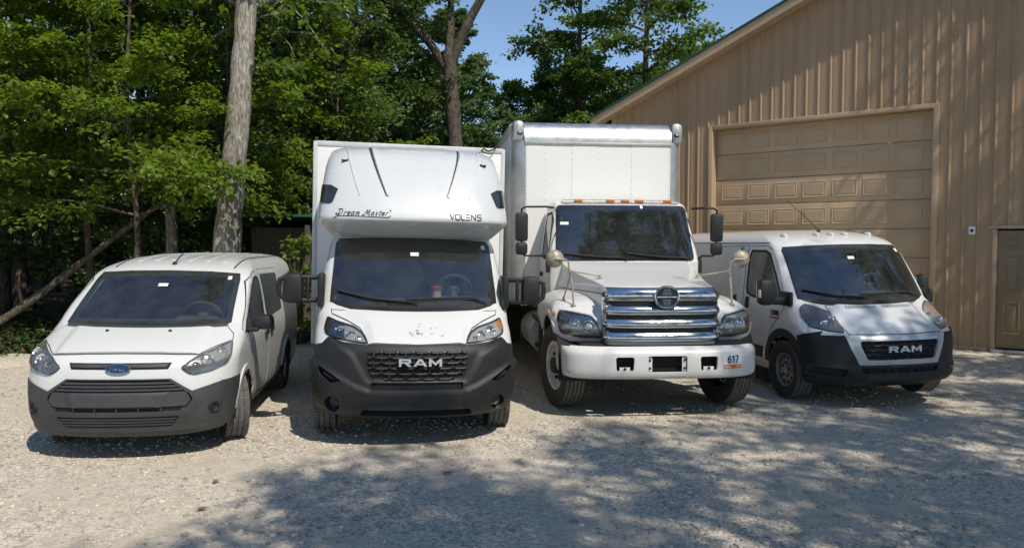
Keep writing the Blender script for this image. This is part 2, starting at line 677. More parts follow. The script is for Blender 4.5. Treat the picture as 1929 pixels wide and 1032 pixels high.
def loft(levels, yr, sub=6, nf=22, ns=26, a=2.4, b=2.2, kf=None, close=True):
    """stack of plan outlines. level = (z, y_front, half_width, corner_depth); the sides run back to yr.
    kf: optional function (x, y, z) -> x factor"""
    D = spline(levels, sub)
    V, F = [], []
    rows = []
    for z, yf, w, c in D:
        w = max(w, 0.0005)
        half = []
        for k in range(nf + 1):
            t = (math.pi / 2) * k / nf
            half.append((w * math.sin(t) ** (2 / a) if k else 0.0, yf + c * (1 - max(0.0, math.cos(t)) ** (2 / b))))
        y0 = yf + c
        for k in range(1, ns + 1):
            half.append((w, y0 + (yr - y0) * k / ns))
        ring = [(-x, y) for x, y in half[::-1]] + half[1:]
        if kf:
            ring = [(x * kf(x, y, z), y) for x, y in ring]
        rows.append(len(V))
        V += [(x, y, z) for x, y in ring]
        m = len(ring)
    for i in range(len(D) - 1):
        for k in range(m - 1):
            F.append([rows[i] + k, rows[i] + k + 1, rows[i + 1] + k + 1, rows[i + 1] + k])
    if close:
        # rear wall
        cidx = len(V)
        V.append((0, yr, D[0][0] * 0.5 + D[-1][0] * 0.5))
        for i in range(len(D) - 1):
            F.append([rows[i], rows[i + 1], cidx])
            F.append([rows[i + 1] + m - 1, rows[i] + m - 1, cidx])
        F.append([rows[0] + m - 1, rows[0], cidx])
    return V, F

def arc(cx, cy, r, a0, a1, n):
    return [(cx + r * math.cos(R(a0 + (a1 - a0) * k / n)), cy + r * math.sin(R(a0 + (a1 - a0) * k / n))) for k in range(n + 1)]

def text_mesh(name, body, size, mat, parent, mtx, shear=0.0, bold=0.0, depth=0.003, spacing=1.0, xs=1.0):
    cu = bpy.data.curves.new(name, 'FONT')
    cu.body = body; cu.size = size; cu.shear = shear; cu.offset = bold; cu.extrude = depth; cu.space_character = spacing
    cu.align_x = 'CENTER'; cu.align_y = 'CENTER'
    tmp = bpy.data.objects.new(name, cu)
    COL.objects.link(tmp)
    dg = bpy.context.evaluated_depsgraph_get()
    me = bpy.data.meshes.new_from_object(tmp.evaluated_get(dg))
    bpy.data.objects.remove(tmp)
    for v in me.vertices: v.co.x *= xs
    o = finish(me, name, mat, parent, 30)
    o.data.materials.clear(); o.data.materials.append(M[mat])
    o.matrix_basis = mtx
    return o

def wrap_text(S, o, mode, off, mt):
    """lay flat lettering (already placed in the thing's own space) onto a surface"""
    me = o.data
    for v in me.vertices:
        p = mt @ v.co
        h, n = S.hit(from2d(mode, *to2d(mode, p)), mode_dir(mode))
        v.co = h + n * (off + v.co.z)
    o.matrix_basis = Matrix.Identity(4)

FACE_F = Matrix(((1, 0, 0), (0, 0, -1), (0, 1, 0))).to_4x4()    # text facing -Y

# ------------------------------------------------------------------ ground
def vnoise(x, y, s, seed=0):
    """cheap smooth noise for arrays, about -1..1"""
    x = np.asarray(x, float) / s; y = np.asarray(y, float) / s
    xi, yi = np.floor(x).astype(int), np.floor(y).astype(int)
    xf, yf = x - xi, y - yi
    def h(a, b):
        n = (a * 374761393 + b * 668265263 + seed * 1442695) & 0x7fffffff
        n = ((n ^ (n >> 13)) * 1274126177) & 0x7fffffff
        return ((n ^ (n >> 16)) & 0xffff) / 32768.0 - 1.0
    u, v = xf * xf * (3 - 2 * xf), yf * yf * (3 - 2 * yf)
    return (h(xi, yi) * (1 - u) + h(xi + 1, yi) * u) * (1 - v) + (h(xi, yi + 1) * (1 - u) + h(xi + 1, yi + 1) * u) * v

BR0 = np.array((7.55, 13.66)); BT = np.array((-.77, .638)); BN = np.array((-.638, -.77))
def ground_z(x, y):
    x = np.asarray(x, float); y = np.asarray(y, float)
    o = (x - BR0[0]) * BN[0] + (y - BR0[1]) * BN[1]          # distance in front of the barn wall
    t = (x - BR0[0]) * BT[0] + (y - BR0[1]) * BT[1]
    k = np.clip((3.2 - o) / 2.6, 0, 1); k = k * k * (3 - 2 * k)
    near = np.clip((9.0 - t) / 1.5, 0, 1)
    far = np.clip((22 - np.hypot(x, y - 6)) / 8, 0, 1)
    return 0.155 * k * near + far * (0.010 * vnoise(x, y, 1.7, 3) + 0.006 * vnoise(x, y, .55, 5)) - 0.012

def gravel_mat():
    m, nt, b = new_mat('gravel')
    L = nt.links
    tc = N(nt, 'ShaderNodeTexCoord')
    v1 = N(nt, 'ShaderNodeTexVoronoi', Scale=44.0)
    v2 = N(nt, 'ShaderNodeTexVoronoi', Scale=95.0)
    n1 = N(nt, 'ShaderNodeTexNoise', Scale=0.55, Detail=6.0, Roughness=0.6)
    n2 = N(nt, 'ShaderNodeTexNoise', Scale=6.0, Detail=8.0, Roughness=0.7)
    for q in (v1, v2, n1, n2): L.new(tc.outputs['Object'], q.inputs['Vector'])
    cr = N(nt, 'ShaderNodeValToRGB')
    e = cr.color_ramp.elements
    e[0].position = 0.0; e[0].color = (0.33, 0.29, 0.235, 1)
    e[1].position = 1.0; e[1].color = (0.73, 0.67, 0.575, 1)
    q = cr.color_ramp.elements.new(.5); q.color = (0.545, 0.49, 0.405, 1)
    sepc = N(nt, 'ShaderNodeSeparateColor')
    L.new(v1.outputs['Color'], sepc.inputs['Color'])
    L.new(sepc.outputs['Red'], cr.inputs['Fac'])
    dirt = N(nt, 'ShaderNodeValToRGB')
    dirt.color_ramp.elements[0].position = .44; dirt.color_ramp.elements[0].color = (0, 0, 0, 1)
    dirt.color_ramp.elements[1].position = .58; dirt.color_ramp.elements[1].color = (1, 1, 1, 1)
    L.new(n1.outputs['Fac'], dirt.inputs['Fac'])
    mx = N(nt, 'ShaderNodeMix', data_type='RGBA')
    mx.inputs['B'].default_value = (0.55, 0.48, 0.385, 1)
    mf = N(nt, 'ShaderNodeMath', operation='MULTIPLY'); mf.inputs[1].default_value = .7
    L.new(dirt.outputs['Color'], mf.inputs[0]); L.new(mf.outputs[0], mx.inputs['Factor'])
    L.new(cr.outputs['Color'], mx.inputs['A'])
    m2 = N(nt, 'ShaderNodeMix', data_type='RGBA', blend_type='MULTIPLY')
    m2.inputs['Factor'].default_value = 0.55
    r2 = N(nt, 'ShaderNodeValToRGB')
    r2.color_ramp.elements[0].position = .3; r2.color_ramp.elements[0].color = (.70, .68, .65, 1)
    r2.color_ramp.elements[1].position = .7; r2.color_ramp.elements[1].color = (1.15, 1.13, 1.1, 1)
    L.new(n2.outputs['Fac'], r2.inputs['Fac'])
    L.new(mx.outputs['Result'], m2.inputs['A']); L.new(r2.outputs['Color'], m2.inputs['B'])
    L.new(m2.outputs['Result'], b.inputs['Base Color'])
    b.inputs['Roughness'].default_value = .95
    b.inputs['Specular IOR Level'].default_value = .15
    bp1 = N(nt, 'ShaderNodeBump', Strength=.4, Distance=.010); bp1.invert = True
    bp2 = N(nt, 'ShaderNodeBump', Strength=.4, Distance=.006); bp2.invert = True
    bp3 = N(nt, 'ShaderNodeBump', Strength=.4, Distance=.02)
    L.new(v1.outputs['Distance'], bp1.inputs['Height']); L.new(v2.outputs['Distance'], bp2.inputs['Height']); L.new(n2.outputs['Fac'], bp3.inputs['Height'])
    L.new(bp1.outputs['Normal'], bp2.inputs['Normal']); L.new(bp2.outputs['Normal'], bp3.inputs['Normal']); L.new(bp3.outputs['Normal'], b.inputs['Normal'])
    return m

def grid_mesh(name, xs, ys, zf):
    X, Y = np.meshgrid(xs, ys)
    Zv = zf(X.ravel(), Y.ravel())
    V = np.stack([X.ravel(), Y.ravel(), Zv], 1)
    nx, ny = len(xs), len(ys)
    i = np.arange(nx - 1)[None, :] + nx * np.arange(ny - 1)[:, None]
    F = np.stack([i, i + 1, i + nx + 1, i + nx], -1).reshape(-1, 4)
    return np_mesh(name, V, F)

def np_mesh(name, V, F):
    me = bpy.data.meshes.new(name)
    V = np.ascontiguousarray(V, np.float32); F = np.ascontiguousarray(F, np.int32)
    k = F.shape[1]
    me.vertices.add(len(V)); me.vertices.foreach_set('co', V.ravel())
    me.loops.add(F.size); me.loops.foreach_set('vertex_index', F.ravel())
    me.polygons.add(len(F)); me.polygons.foreach_set('loop_start', np.arange(0, F.size, k, dtype=np.int32))
    me.polygons.foreach_set('loop_total', np.full(len(F), k, np.int32))
    me.update(calc_edges=True)
    return me

M['gravel'] = gravel_mat()
def axis(lo, hi, step, far):
    a = list(np.arange(lo, hi + 1e-6, step))
    g, s = hi, step
    out = []
    while g < far:
        s *= 1.35; g += s; out.append(g)
    g, s = lo, step
    pre = []
    while g > -far:
        s *= 1.35; g -= s; pre.append(g)
    return np.array(pre[::-1] + a + out)
me = grid_mesh('ground', axis(-11, 14, .16, 320), axis(2, 18, .16, 320), ground_z)
ground = finish(me, 'ground', 'gravel', None, None)
tag(ground, 'pale crushed gravel yard', None, None, 'structure')

# loose stones lying on the yard
def gravel_stones():
    r = np.random.default_rng(3)
    n = 60000
    d = 4.2 + 10.5 * r.random(n) ** 1.15
    ang = R(-39) + R(78) * r.random(n)
    x, y = d * np.tan(ang), d
    keep = (np.abs(x) < 11) & (0.5 + 0.5 * vnoise(x, y, 1.1, 9) + .35 * vnoise(x, y, .4, 2) > r.random(n) * .9)
    x, y = x[keep], y[keep]
    o = (x - BR0[0]) * BN[0] + (y - BR0[1]) * BN[1]
    k = o > .15
    x, y = x[k], y[k]
    n = len(x)
    s = (0.004 + 0.013 * r.random(n) ** 3.0) * np.where(r.random(n) < .10 * np.clip((9 - y) / 3, 0, 1), 1.8, 1.0)
    t = (1 + 5 ** .5) / 2
    ico = np.array([(-1, t, 0), (1, t, 0), (-1, -t, 0), (1, -t, 0), (0, -1, t), (0, 1, t), (0, -1, -t), (0, 1, -t), (t, 0, -1), (t, 0, 1), (-t, 0, -1), (-t, 0, 1)]) / 1.9
    fc = np.array([(0, 11, 5), (0, 5, 1), (0, 1, 7), (0, 7, 10), (0, 10, 11), (1, 5, 9), (5, 11, 4), (11, 10, 2), (10, 7, 6), (7, 1, 8), (3, 9, 4), (3, 4, 2), (3, 2, 6), (3, 6, 8), (3, 8, 9), (4, 9, 5), (2, 4, 11), (6, 2, 10), (8, 6, 7), (9, 8, 1)])
    P = ico[None] * (1 + .35 * (r.random((n, 12, 1)) - .5))
    P = P * (s[:, None] * np.stack([1 + .5 * r.random(n), .8 + .5 * r.random(n), .45 + .4 * r.random(n)], 1))[:, None, :]
    a = r.random(n) * 6.283
    ca, sa = np.cos(a)[:, None], np.sin(a)[:, None]
    Q = np.stack([P[..., 0] * ca - P[..., 1] * sa, P[..., 0] * sa + P[..., 1] * ca, P[..., 2]], -1)
    Q[..., 0] += x[:, None]; Q[..., 1] += y[:, None]; Q[..., 2] += (ground_z(x, y) + s * .25)[:, None]
    F = (fc[None] + 12 * np.arange(n)[:, None, None]).reshape(-1, 3)
    me = np_mesh('gravel_stones', Q.reshape(-1, 3), F)
    m, nt, b = new_mat('gravel_stone')
    g = N(nt, 'ShaderNodeNewGeometry')
    cr = N(nt, 'ShaderNodeValToRGB')
    e = cr.color_ramp.elements
    e[0].color = (.26, .24, .205, 1); e[1].color = (.64, .60, .53, 1)
    q = e.new(.6); q.color = (.53, .48, .405, 1)
    q = e.new(.85); q.color = (.62, .54, .43, 1)
    nt.links.new(g.outputs['Random Per Island'], cr.inputs['Fac'])
    nt.links.new(cr.outputs['Color'], b.inputs['Base Color'])
    b.inputs['Roughness'].default_value = .9
    b.inputs['Specular IOR Level'].default_value = .2
    o = finish(me, 'gravel_stones', m, None, None, False)
    tag(o, 'loose grey stones scattered over the gravel yard', 'gravel', None, 'stuff')
gravel_stones()

# ------------------------------------------------------------------ barn
def barn_metal(name, col, splash=.9):
    m, nt, b = new_mat(name)
    L = nt.links
    tc = N(nt, 'ShaderNodeTexCoord')
    n1 = N(nt, 'ShaderNodeTexNoise', Scale=1.3, Detail=6.0, Roughness=.6)
    mp = N(nt, 'ShaderNodeMapping'); mp.inputs['Scale'].default_value = (1, 1, .12)
    L.new(tc.outputs['Object'], mp.inputs['Vector']); L.new(mp.outputs['Vector'], n1.inputs['Vector'])
    cr = N(nt, 'ShaderNodeValToRGB')
    cr.color_ramp.elements[0].position = .3; cr.color_ramp.elements[0].color = (*[c * .86 for c in col], 1)
    cr.color_ramp.elements[1].position = .7; cr.color_ramp.elements[1].color = (*[c * 1.06 for c in col], 1)
    L.new(n1.outputs['Fac'], cr.inputs['Fac'])
    sep = N(nt, 'ShaderNodeSeparateXYZ'); L.new(tc.outputs['Object'], sep.inputs['Vector'])
    n3 = N(nt, 'ShaderNodeTexNoise', Scale=5.0, Detail=6.0); L.new(tc.outputs['Object'], n3.inputs['Vector'])
    lo = N(nt, 'ShaderNodeMapRange'); lo.inputs['From Min'].default_value = .75; lo.inputs['From Max'].default_value = .18; lo.inputs['To Max'].default_value = splash
    L.new(sep.outputs['Z'], lo.inputs['Value'])
    mu = N(nt, 'ShaderNodeMath', operation='MULTIPLY'); L.new(lo.outputs['Result'], mu.inputs[0]); L.new(n3.outputs['Fac'], mu.inputs[1])
    mx = N(nt, 'ShaderNodeMix', data_type='RGBA'); mx.inputs['B'].default_value = (.22, .17, .115, 1)
    L.new(mu.outputs[0], mx.inputs['Factor']); L.new(cr.outputs['Color'], mx.inputs['A']); L.new(mx.outputs['Result'], b.inputs['Base Color'])
    b.inputs['Roughness'].default_value = .42
    b.inputs['Specular IOR Level'].default_value = .4
    n2 = N(nt, 'ShaderNodeTexNoise', Scale=3.0, Detail=2.0)
    L.new(mp.outputs['Vector'], n2.inputs['Vector'])
    bp = N(nt, 'ShaderNodeBump', Strength=.12, Distance=.05)
    L.new(n2.outputs['Fac'], bp.inputs['Height']); L.new(bp.outputs['Normal'], b.inputs['Normal'])
    return m
M['siding'] = barn_metal('tan_ribbed_steel', (.385, .262, .155))
M['tan_trim'] = barn_metal('tan_trim_steel', (.46, .335, .21))
M['tan_soffit'] = barn_metal('tan_soffit', (.50, .38, .24), 0.0)
M['door_tan'] = barn_metal('tan_overhead_door', (.49, .355, .22), 0.0)
M['door_brown'] = simple('brown_entry_door', (.25, .18, .10), .45, 0, .12, 6)
M['green_roof'] = barn_metal('green_roof_steel', (.035, .085, .06), 0.0)
M['concrete'] = simple('concrete', (.33, .32, .30), .9, 0, .25, 6, .3, 60)

def barn():
    ang = math.atan2(-BT[1], -BT[0])       # local +X runs to the right along the wall, local -Y faces the yard
    root = empty('barn', None, (BR0[0], BR0[1], 0), (0, 0, ang))
    tag(root, 'tan ribbed metal barn with green roof and wide overhead door', 'barn')
    # local: x = -t ; y = -o
    XL, XR, ZB, SL, ZE = -6.75, 8.8, .16, .40, 4.93
    XM = 1.0
    top = lambda x: ZE + SL * ((x - XL) if x < XM else (XM - XL) - (x - XM))
    D0, D1, DT = -4.235, -.035, 4.42
    E0, E1, ET = .93, 1.88, 2.26
    def rib_profile(x):
        u = (x - XL) % .2286
        c = .2286 / 2
        a = abs(u - c)
        if a < .009: return .021
        if a < .030: return .021 * (1 - (a - .009) / .021)
        if .056 < a < .078: return .0035
        return 0.0
    # cross-section break points
    base = [0, .0363, .0373, .0573, .0583, .0843, .1053, .1233, .1443, .1703, .1713, .1913, .1923]
    nsheet = int(math.ceil((XR - XL) / .9144))
    for k in range(nsheet):
        x0 = XL + k * .9144
        xs = sorted(set([round(x0 + j * .2286 + b, 4) for j in range(4) for b in base] + [round(x0 + .9144, 4)]))
        cuts = [c for c in (D0, D1, E0, E1, XM) if x0 < c < x0 + .9144]
        xs = sorted(set(xs + cuts))
        xs = [x for x in xs if x <= XR + 1e-6]
        mb = MB()
        for a, b in zip(xs[:-1], xs[1:]):
            mid = (a + b) / 2
            zb = DT if D0 < mid < D1 else ET if E0 < mid < E1 else ZB
            ya, yb = -rib_profile(a + 1e-5 if rib_profile(a + 1e-5) else a), -rib_profile(b - 1e-5 if rib_profile(b - 1e-5) else b)
            mb.add([(a, ya, zb), (b, yb, zb), (b, yb, top(b) + .05), (a, ya, top(a) + .05)], [(0, 1, 2, 3)])
        me = bpy.data.meshes.new('siding_sheet')
        me.from_pydata(mb.v, [], mb.f)
        finish(me, 'siding_sheet', 'siding', root, None, False)
    # other walls and inside
    b = MB()
    dep = 16.0
    b.add([(XL, 0.0, ZB), (XL, dep, ZB), (XL, dep, ZE), (XL, 0, ZE)], [(0, 1, 2, 3)])
    b.add([(XR, 0.0, ZB), (XR, dep, ZB), (XR, dep, ZE + .0), (XR, 0, ZE)], [(0, 1, 2, 3)])
    b.add([(XL, dep, ZB), (XR, dep, ZB), (XR, dep, ZE), (XM, dep, top(XM)), (XL, dep, ZE)], [(0, 1, 2, 3, 4)])
    b.build('wall', 'siding', root, fixn=False)
    OH = .36
    for sg, x0, x1 in ((-1, XL - .38, XM), (1, XM, XR + .38)):
        z0, z1 = top(XL) - .38 * SL if sg < 0 else top(XM), top(XM) if sg < 0 else top(XR) - .38 * SL
        q = MB()
        t0 = .13
        q.add([(x0, -OH - .03, z0 + t0), (x1, -OH - .03, z1 + t0), (x1, dep + OH, z1 + t0), (x0, dep + OH, z0 + t0), (x0, -OH - .03, z0 + t0 + .035), (x1, -OH - .03, z1 + t0 + .035), (x1, dep + OH, z1 + t0 + .035), (x0, dep + OH, z0 + t0 + .035)],
              [(0, 1, 2, 3), (4, 7, 6, 5), (0, 4, 5, 1), (1, 5, 6, 2), (2, 6, 7, 3), (3, 7, 4, 0)])
        rf = q.build('roof', 'green_roof', root, fixn=True)
        # rake board
        q = MB()
        q.add([(x0, -OH, z0 - .06), (x1, -OH, z1 - .06), (x1, -OH, z1 + t0 - .002), (x0, -OH, z0 + t0 - .002), (x0, -OH + .03, z0 - .06), (x1, -OH + .03, z1 - .06), (x1, -OH + .03, z1 + t0 - .002), (x0, -OH + .03, z0 + t0 - .002)],
              [(0, 1, 2, 3), (4, 7, 6, 5), (0, 4, 5, 1), (3, 2, 6, 7), (0, 3, 7, 4)])
        q.build('rake_board', 'tan_trim', root)
        q = MB()
        q.add([(x0, -OH - .022, z0 + t0 - .02), (x1, -OH - .022, z1 + t0 - .02), (x1, -OH - .022, z1 + t0 - .001), (x0, -OH - .022, z0 + t0 - .001)], [(0, 1, 2, 3)])
        q.build('roof_edge_trim', 'green_roof', rf)
        # soffit in short boards
        n = int((x1 - x0) / .305)
        for k in range(n):
            a, c = x0 + (x1 - x0) * k / n, x0 + (x1 - x0) * (k + 1) / n - .012
            za, zc = z0 + (z1 - z0) * k / n - .02, z0 + (z1 - z0) * (k + 1) / n - .02 - .012 * SL * -sg * -1
            q = MB()
            q.add([(a, -OH + .032, za), (c, -OH + .032, zc), (c, -.001, zc), (a, -.001, za), (a, -OH + .032, za + .012), (c, -OH + .032, zc + .012), (c, -.001, zc + .012), (a, -.001, za + .012)],
                  [(0, 3, 2, 1), (4, 5, 6, 7), (0, 1, 5, 4), (2, 3, 7, 6), (1, 2, 6, 5), (3, 0, 4, 7)])
            q.build('soffit_board', 'tan_soffit', root, smooth=False)
    # eave board on the left end
    q = MB(); q.box((XL - .37, dep / 2, ZE - .38 * SL + .03), (.02, dep + .6, .18)); q.box((XL - .2, dep / 2, ZE - .38 * SL - .035), (.36, dep, .015)); q.build('eave_board', 'tan_trim', root)
    # trims
    q = MB(); q.box((XL + .05, -.014, (ZB + ZE) / 2), (.12, .045, ZE - ZB), .006); q.build('corner_trim', 'tan_trim', root)
    for nm, x in (('door_jamb', D0), ('door_jamb', D1)):
        s = -1 if x == D0 else 1
        q = MB(); q.box((x + s * .045, -.012, (ZB + DT) / 2 + .04), (.10, .046, DT - ZB + .08), .006); q.box((x + s * .006, .10, (ZB + DT) / 2), (.012, .22, DT - ZB)); q.build(nm, 'tan_trim', root)
    q = MB(); q.box(((D0 + D1) / 2, -.014, DT + .045), (D1 - D0 + .01, .05, .085), .006); q.box(((D0 + D1) / 2, .10, DT + .006), (D1 - D0, .22, .012)); q.build('door_header', 'tan_trim', root)
    for a, c in ((XL, D0), (D1 + .1, E0 - .06), (E1 + .06, XR)):
        q = MB(); q.box(((a + c) / 2, -.008, ZB + .03), (c - a, .034, .06)); q.build('base_trim', 'tan_trim', root)
    q = MB(); q.box(((XL + XR) / 2, dep / 2, .0), (XR - XL - .04, dep - .04, .36)); q.box(((D0 + D1) / 2, -.15, .05), (D1 - D0 + .4, .5, .22), .01); q.build('slab', 'concrete', root)
    # overhead door
    gd = empty('garage_door', root)
    rows = 8
    hgt = (DT - .15) / rows
    for k in range(rows):
        z = .15 + hgt * (k + .5)
        q = MB(); q.box(((D0 + D1) / 2, .205, z), (D1 - D0 - .01, .04, hgt - .008), .006); q.build('door_section', 'door_tan', gd)
    pw, ph = .44, .30
    bm = MB()
    def frame(ow, oh, y0, iw, ih, y1):
        bm.add([(-ow, y0, -oh), (ow, y0, -oh), (ow, y0, oh), (-ow, y0, oh), (-iw, y1, -ih), (iw, y1, -ih), (iw, y1, ih), (-iw, y1, ih)], [(0, 1, 5, 4), (1, 2, 6, 5), (2, 3, 7, 6), (3, 0, 4, 7)])
    frame(pw / 2 + .012, ph / 2 + .012, .0, pw / 2, ph / 2, -.008)
    frame(pw / 2, ph / 2, -.008, pw / 2 - .018, ph / 2 - .018, -.0015)
    frame(pw / 2 - .018, ph / 2 - .018, -.0015, pw / 2 - .05, ph / 2 - .05, -.008)
    bm.add([(-pw / 2 + .05, -.008, -ph / 2 + .05), (pw / 2 - .05, -.008, -ph / 2 + .05), (pw / 2 - .05, -.008, ph / 2 - .05), (-pw / 2 + .05, -.008, ph / 2 - .05)], [(0, 1, 2, 3)])
    first = bm.build('raised_panel', 'door_tan', gd, None, False)
    for k in range(rows):
        for j in range(7):
            o = first if (k == 0 and j == 0) else first.copy()
            if o is not first:
                COL.objects.link(o); o.parent = gd
            o.location = (-3.875 + j * .57, .1835, .15 + hgt * (k + .5))
    # entry door
    ed = empty('entry_door', root)
    q = MB(); q.box(((E0 + E1) / 2, .03, (ET + .2) / 2), (E1 - E0 - .08, .045, ET - .26), .006); q.build('door_leaf', 'door_brown', ed)
    for s, x in ((-1, E0), (1, E1)):
        q = MB(); q.box((x - s * .015, -.004, (ET + .15) / 2), (.07, .055, ET - .15), .008); q.build('door_frame', 'tan_trim', ed)
    q = MB(); q.box(((E0 + E1) / 2 + .02, -.018, ET + .028), (E1 - E0 + .22, .075, .045), .008); q.build('door_cap', 'tan_trim', ed)
    q = MB(); q.box(((E0 + E1) / 2, -.02, .175), (E1 - E0, .16, .05), .008); q.build('threshold', 'alu_dull', ed)
    def mould(cx, cz, w, h):
        q = MB()
        for (a, c, ww, hh) in ((cx, cz - h / 2, w, .028), (cx, cz + h / 2, w, .028), (cx - w / 2, cz, .028, h + .028), (cx + w / 2, cz, .028, h + .028)):
            q.box((a, .005, c), (ww, .02, hh), .006)
        q.box((cx, .004, cz), (w - .09, .012, h - .09), .005)
        q.build('door_panel', 'door_brown', ed)
    for cx in (E0 + .275, E1 - .275):
        mould(cx, 2.02, .22, .16); mould(cx, 1.50, .22, .62); mould(cx, .74, .22, .52)
    q = MB(); q.lathe([(.03, 0), (.03, .02), (.012, .03), (.012, .05), (.03, .06), (.025, .085), (.001, .09)], c=(E1 - .09, .008, 1.15), axis=(0, -1, 0), n=16); q.build('door_knob', 'brass', ed)
    # small box on the wall beside the door
    q = MB(); q.box((.605, -.035, 2.235), (.10, .05, .135), .008); ob = q.build('outlet_box', 'decal_white', root)
    q = MB(); q.box((.605, -.063, 2.235), (.05, .006, .05), .002); q.build('outlet_socket', 'seam', ob)
    # screws
    return root
barn()

# ------------------------------------------------------------------ vehicle pieces shared by all four
def sstep(x, a, b):
    t = min(1, max(0, (x - a) / (b - a)))
    return t * t * (3 - 2 * t)

def pdist(poly, x, y):
    """signed distance to polygon outline, positive inside"""
    best = 1e9
    n = len(poly)
    for i in range(n):
        ax, ay = poly[i]; bx, by = poly[(i + 1) % n]
        dx, dy = bx - ax, by - ay
        l2 = dx * dx + dy * dy
        t = 0 if l2 == 0 else max(0, min(1, ((x - ax) * dx + (y - ay) * dy) / l2))
        best = min(best, math.hypot(x - ax - t * dx, y - ay - t * dy))
    return best if inside(poly, x, y) else -best

def mir(poly):
    return [(-a, b) for a, b in poly][::-1]

def make_wheel(parent, x, y, r, wid, kind, steer=0.0):
    """x sign tells the outer side; kind: van, ford, truck"""
    sg = 1 if x > 0 else -1
    w = empty('wheel', parent, (x, y, r), (0, 0, R(steer)))
    rr = r * (0.58 if kind != 'truck' else 0.575)
    hw = wid / 2
    t = MB()
    # sidewalls
    for s2 in (-1, 1):
        t.lathe([(rr, s2 * hw * 0.72), (rr + (r - rr) * 0.3, s2 * hw * 0.98), (rr + (r - rr) * 0.65, s2 * hw * 1.0), (r * 0.965, s2 * hw * 0.93), (r * 0.985, s2 * hw * 0.84)], axis=(1, 0, 0), n=56, mi=0)
    # tread ribs and grooves
    ng = 4 if kind == 'truck' else 3
    prof = [(r * 0.985, -hw * 0.84)]
    span = hw * 1.62
    for g in range(ng):
        c = -span / 2 + span * (g + 0.75) / (ng + 0.5)
        gw = wid * 0.022
        prof += [(r * 0.999, c - gw * 1.4), (r * 0.999, c - gw), (r * 0.962, c - gw * 0.7), (r * 0.962, c + gw * 0.7), (r * 0.999, c + gw), (r * 0.999, c + gw * 1.4)]
    prof.append((r * 0.985, hw * 0.84))
    t.lathe(prof, axis=(1, 0, 0), n=56, mi=1)
    if kind != 'truck':      # cross cuts that break the shoulders into blocks
        nb = 64
        for k in range(nb):
            a = 2 * math.pi * k / nb
            for s2 in (-1, 1):
                c = Vector((s2 * hw * 0.78, math.cos(a) * r * 0.985, math.sin(a) * r * 0.985))
                rm = Matrix.Rotation(a, 3, 'X') @ Matrix.Rotation(0.3 * s2, 3, 'Y').inverted()
                t.box(c, (hw * 0.36, 0.016, 0.028), 0, Matrix.Rotation(a, 3, 'X'), 1)
    t.build('tyre', ('rubber', 'tread'), w, 30, fixn=False)
    rim = MB()
    if kind == 'truck':
        rim.lathe([(rr * 1.04, sg * hw * 0.74), (rr * 1.0, sg * hw * 0.80), (rr * 0.93, sg * hw * 0.74), (rr * 0.90, sg * hw * 0.2), (rr * 0.80, -sg * hw * 0.05), (rr * 0.62, sg * hw * 0.10), (rr * 0.42, sg * hw * 0.14), (rr * 0.40, sg * hw * 0.05), (0.02, sg * hw * 0.05)], axis=(1, 0, 0), n=48)
        rim.build('rim', 'white_rim', w, 30)
        hub = MB()
        hub.lathe([(rr * 0.42, sg * hw * 0.05), (rr * 0.42, sg * hw * 0.32), (rr * 0.36, sg * hw * 0.42), (rr * 0.34, sg * hw * 0.86), (rr * 0.30, sg * hw * 0.94), (0.001, sg * hw * 0.95)], axis=(1, 0, 0), n=28)
        hub.build('hub', 'black_steel', w, 30)
        for k in range(8):
            a = 2 * math.pi * k / 8 + 0.2
            nut = MB()
            nut.lathe([(0.027, sg * hw * 0.10), (0.027, sg * hw * 0.52), (0.018, sg * hw * 0.60), (0.001, sg * hw * 0.60)], c=(0, math.cos(a) * rr * 0.53, math.sin(a) * rr * 0.53), axis=(1, 0, 0), n=6)
            nut.build('wheel_nut', 'black_steel', w, 30)
        for k in range(5):
            a = 2 * math.pi * k / 5 + 0.9
            h = MB()
            ring = []
            for q in range(14):
                b = 2 * math.pi * q / 14
                rad, tan = rr * 0.74 + math.cos(b) * rr * 0.085, math.sin(b) * rr * 0.15
                ring.append((math.cos(a) * rad - math.sin(a) * tan, math.sin(a) * rad + math.cos(a) * tan))
            h.prism(ring, lambda p, q, d_: (d_, p, q), sg * hw * -0.02, sg * hw * 0.085)
            h.build('hand_hole', 'dark', w, 30)
    else:
        rim.lathe([(rr * 1.03, sg * hw * 0.74), (rr * 1.0, sg * hw * 0.80), (rr * 0.94, sg * hw * 0.72), (rr * 0.90, sg * hw * 0.35), (rr * 0.80, sg * hw * 0.42), (rr * 0.66, sg * hw * 0.58), (rr * 0.5, sg * hw * 0.60), (rr * 0.42, sg * hw * 0.45), (rr * 0.30, sg * hw * 0.45), (rr * 0.28, sg * hw * 0.62), (0.001, sg * hw * 0.64)], axis=(1, 0, 0), n=40)
        rim.build('rim', 'steel_rim', w, 30)
        nh = 10 if kind == 'van' else 8
        for k in range(nh):
            a = 2 * math.pi * k / nh
            h = MB()
            ring = []
            for q in range(10):
                b = 2 * math.pi * q / 10
                rad, tan = rr * 0.73 + math.cos(b) * rr * 0.075, math.sin(b) * rr * 0.09
                ring.append((math.cos(a) * rad - math.sin(a) * tan, math.sin(a) * rad + math.cos(a) * tan))
            h.prism(ring, lambda p, q, d_: (d_, p, q), sg * hw * 0.40, sg * hw * 0.57)
            h.build('rim_hole', 'dark', w, 30)
        for k in range(5):
            a = 2 * math.pi * k / 5 + 0.4
            nut = MB()
            nut.lathe([(0.014, sg * hw * 0.4), (0.014, sg * hw * 0.68), (0.001, sg * hw * 0.7)], c=(0, math.cos(a) * rr * 0.42, math.sin(a) * rr * 0.42), axis=(1, 0, 0), n=6)
            nut.build('wheel_nut', 'black_steel', w, 30)
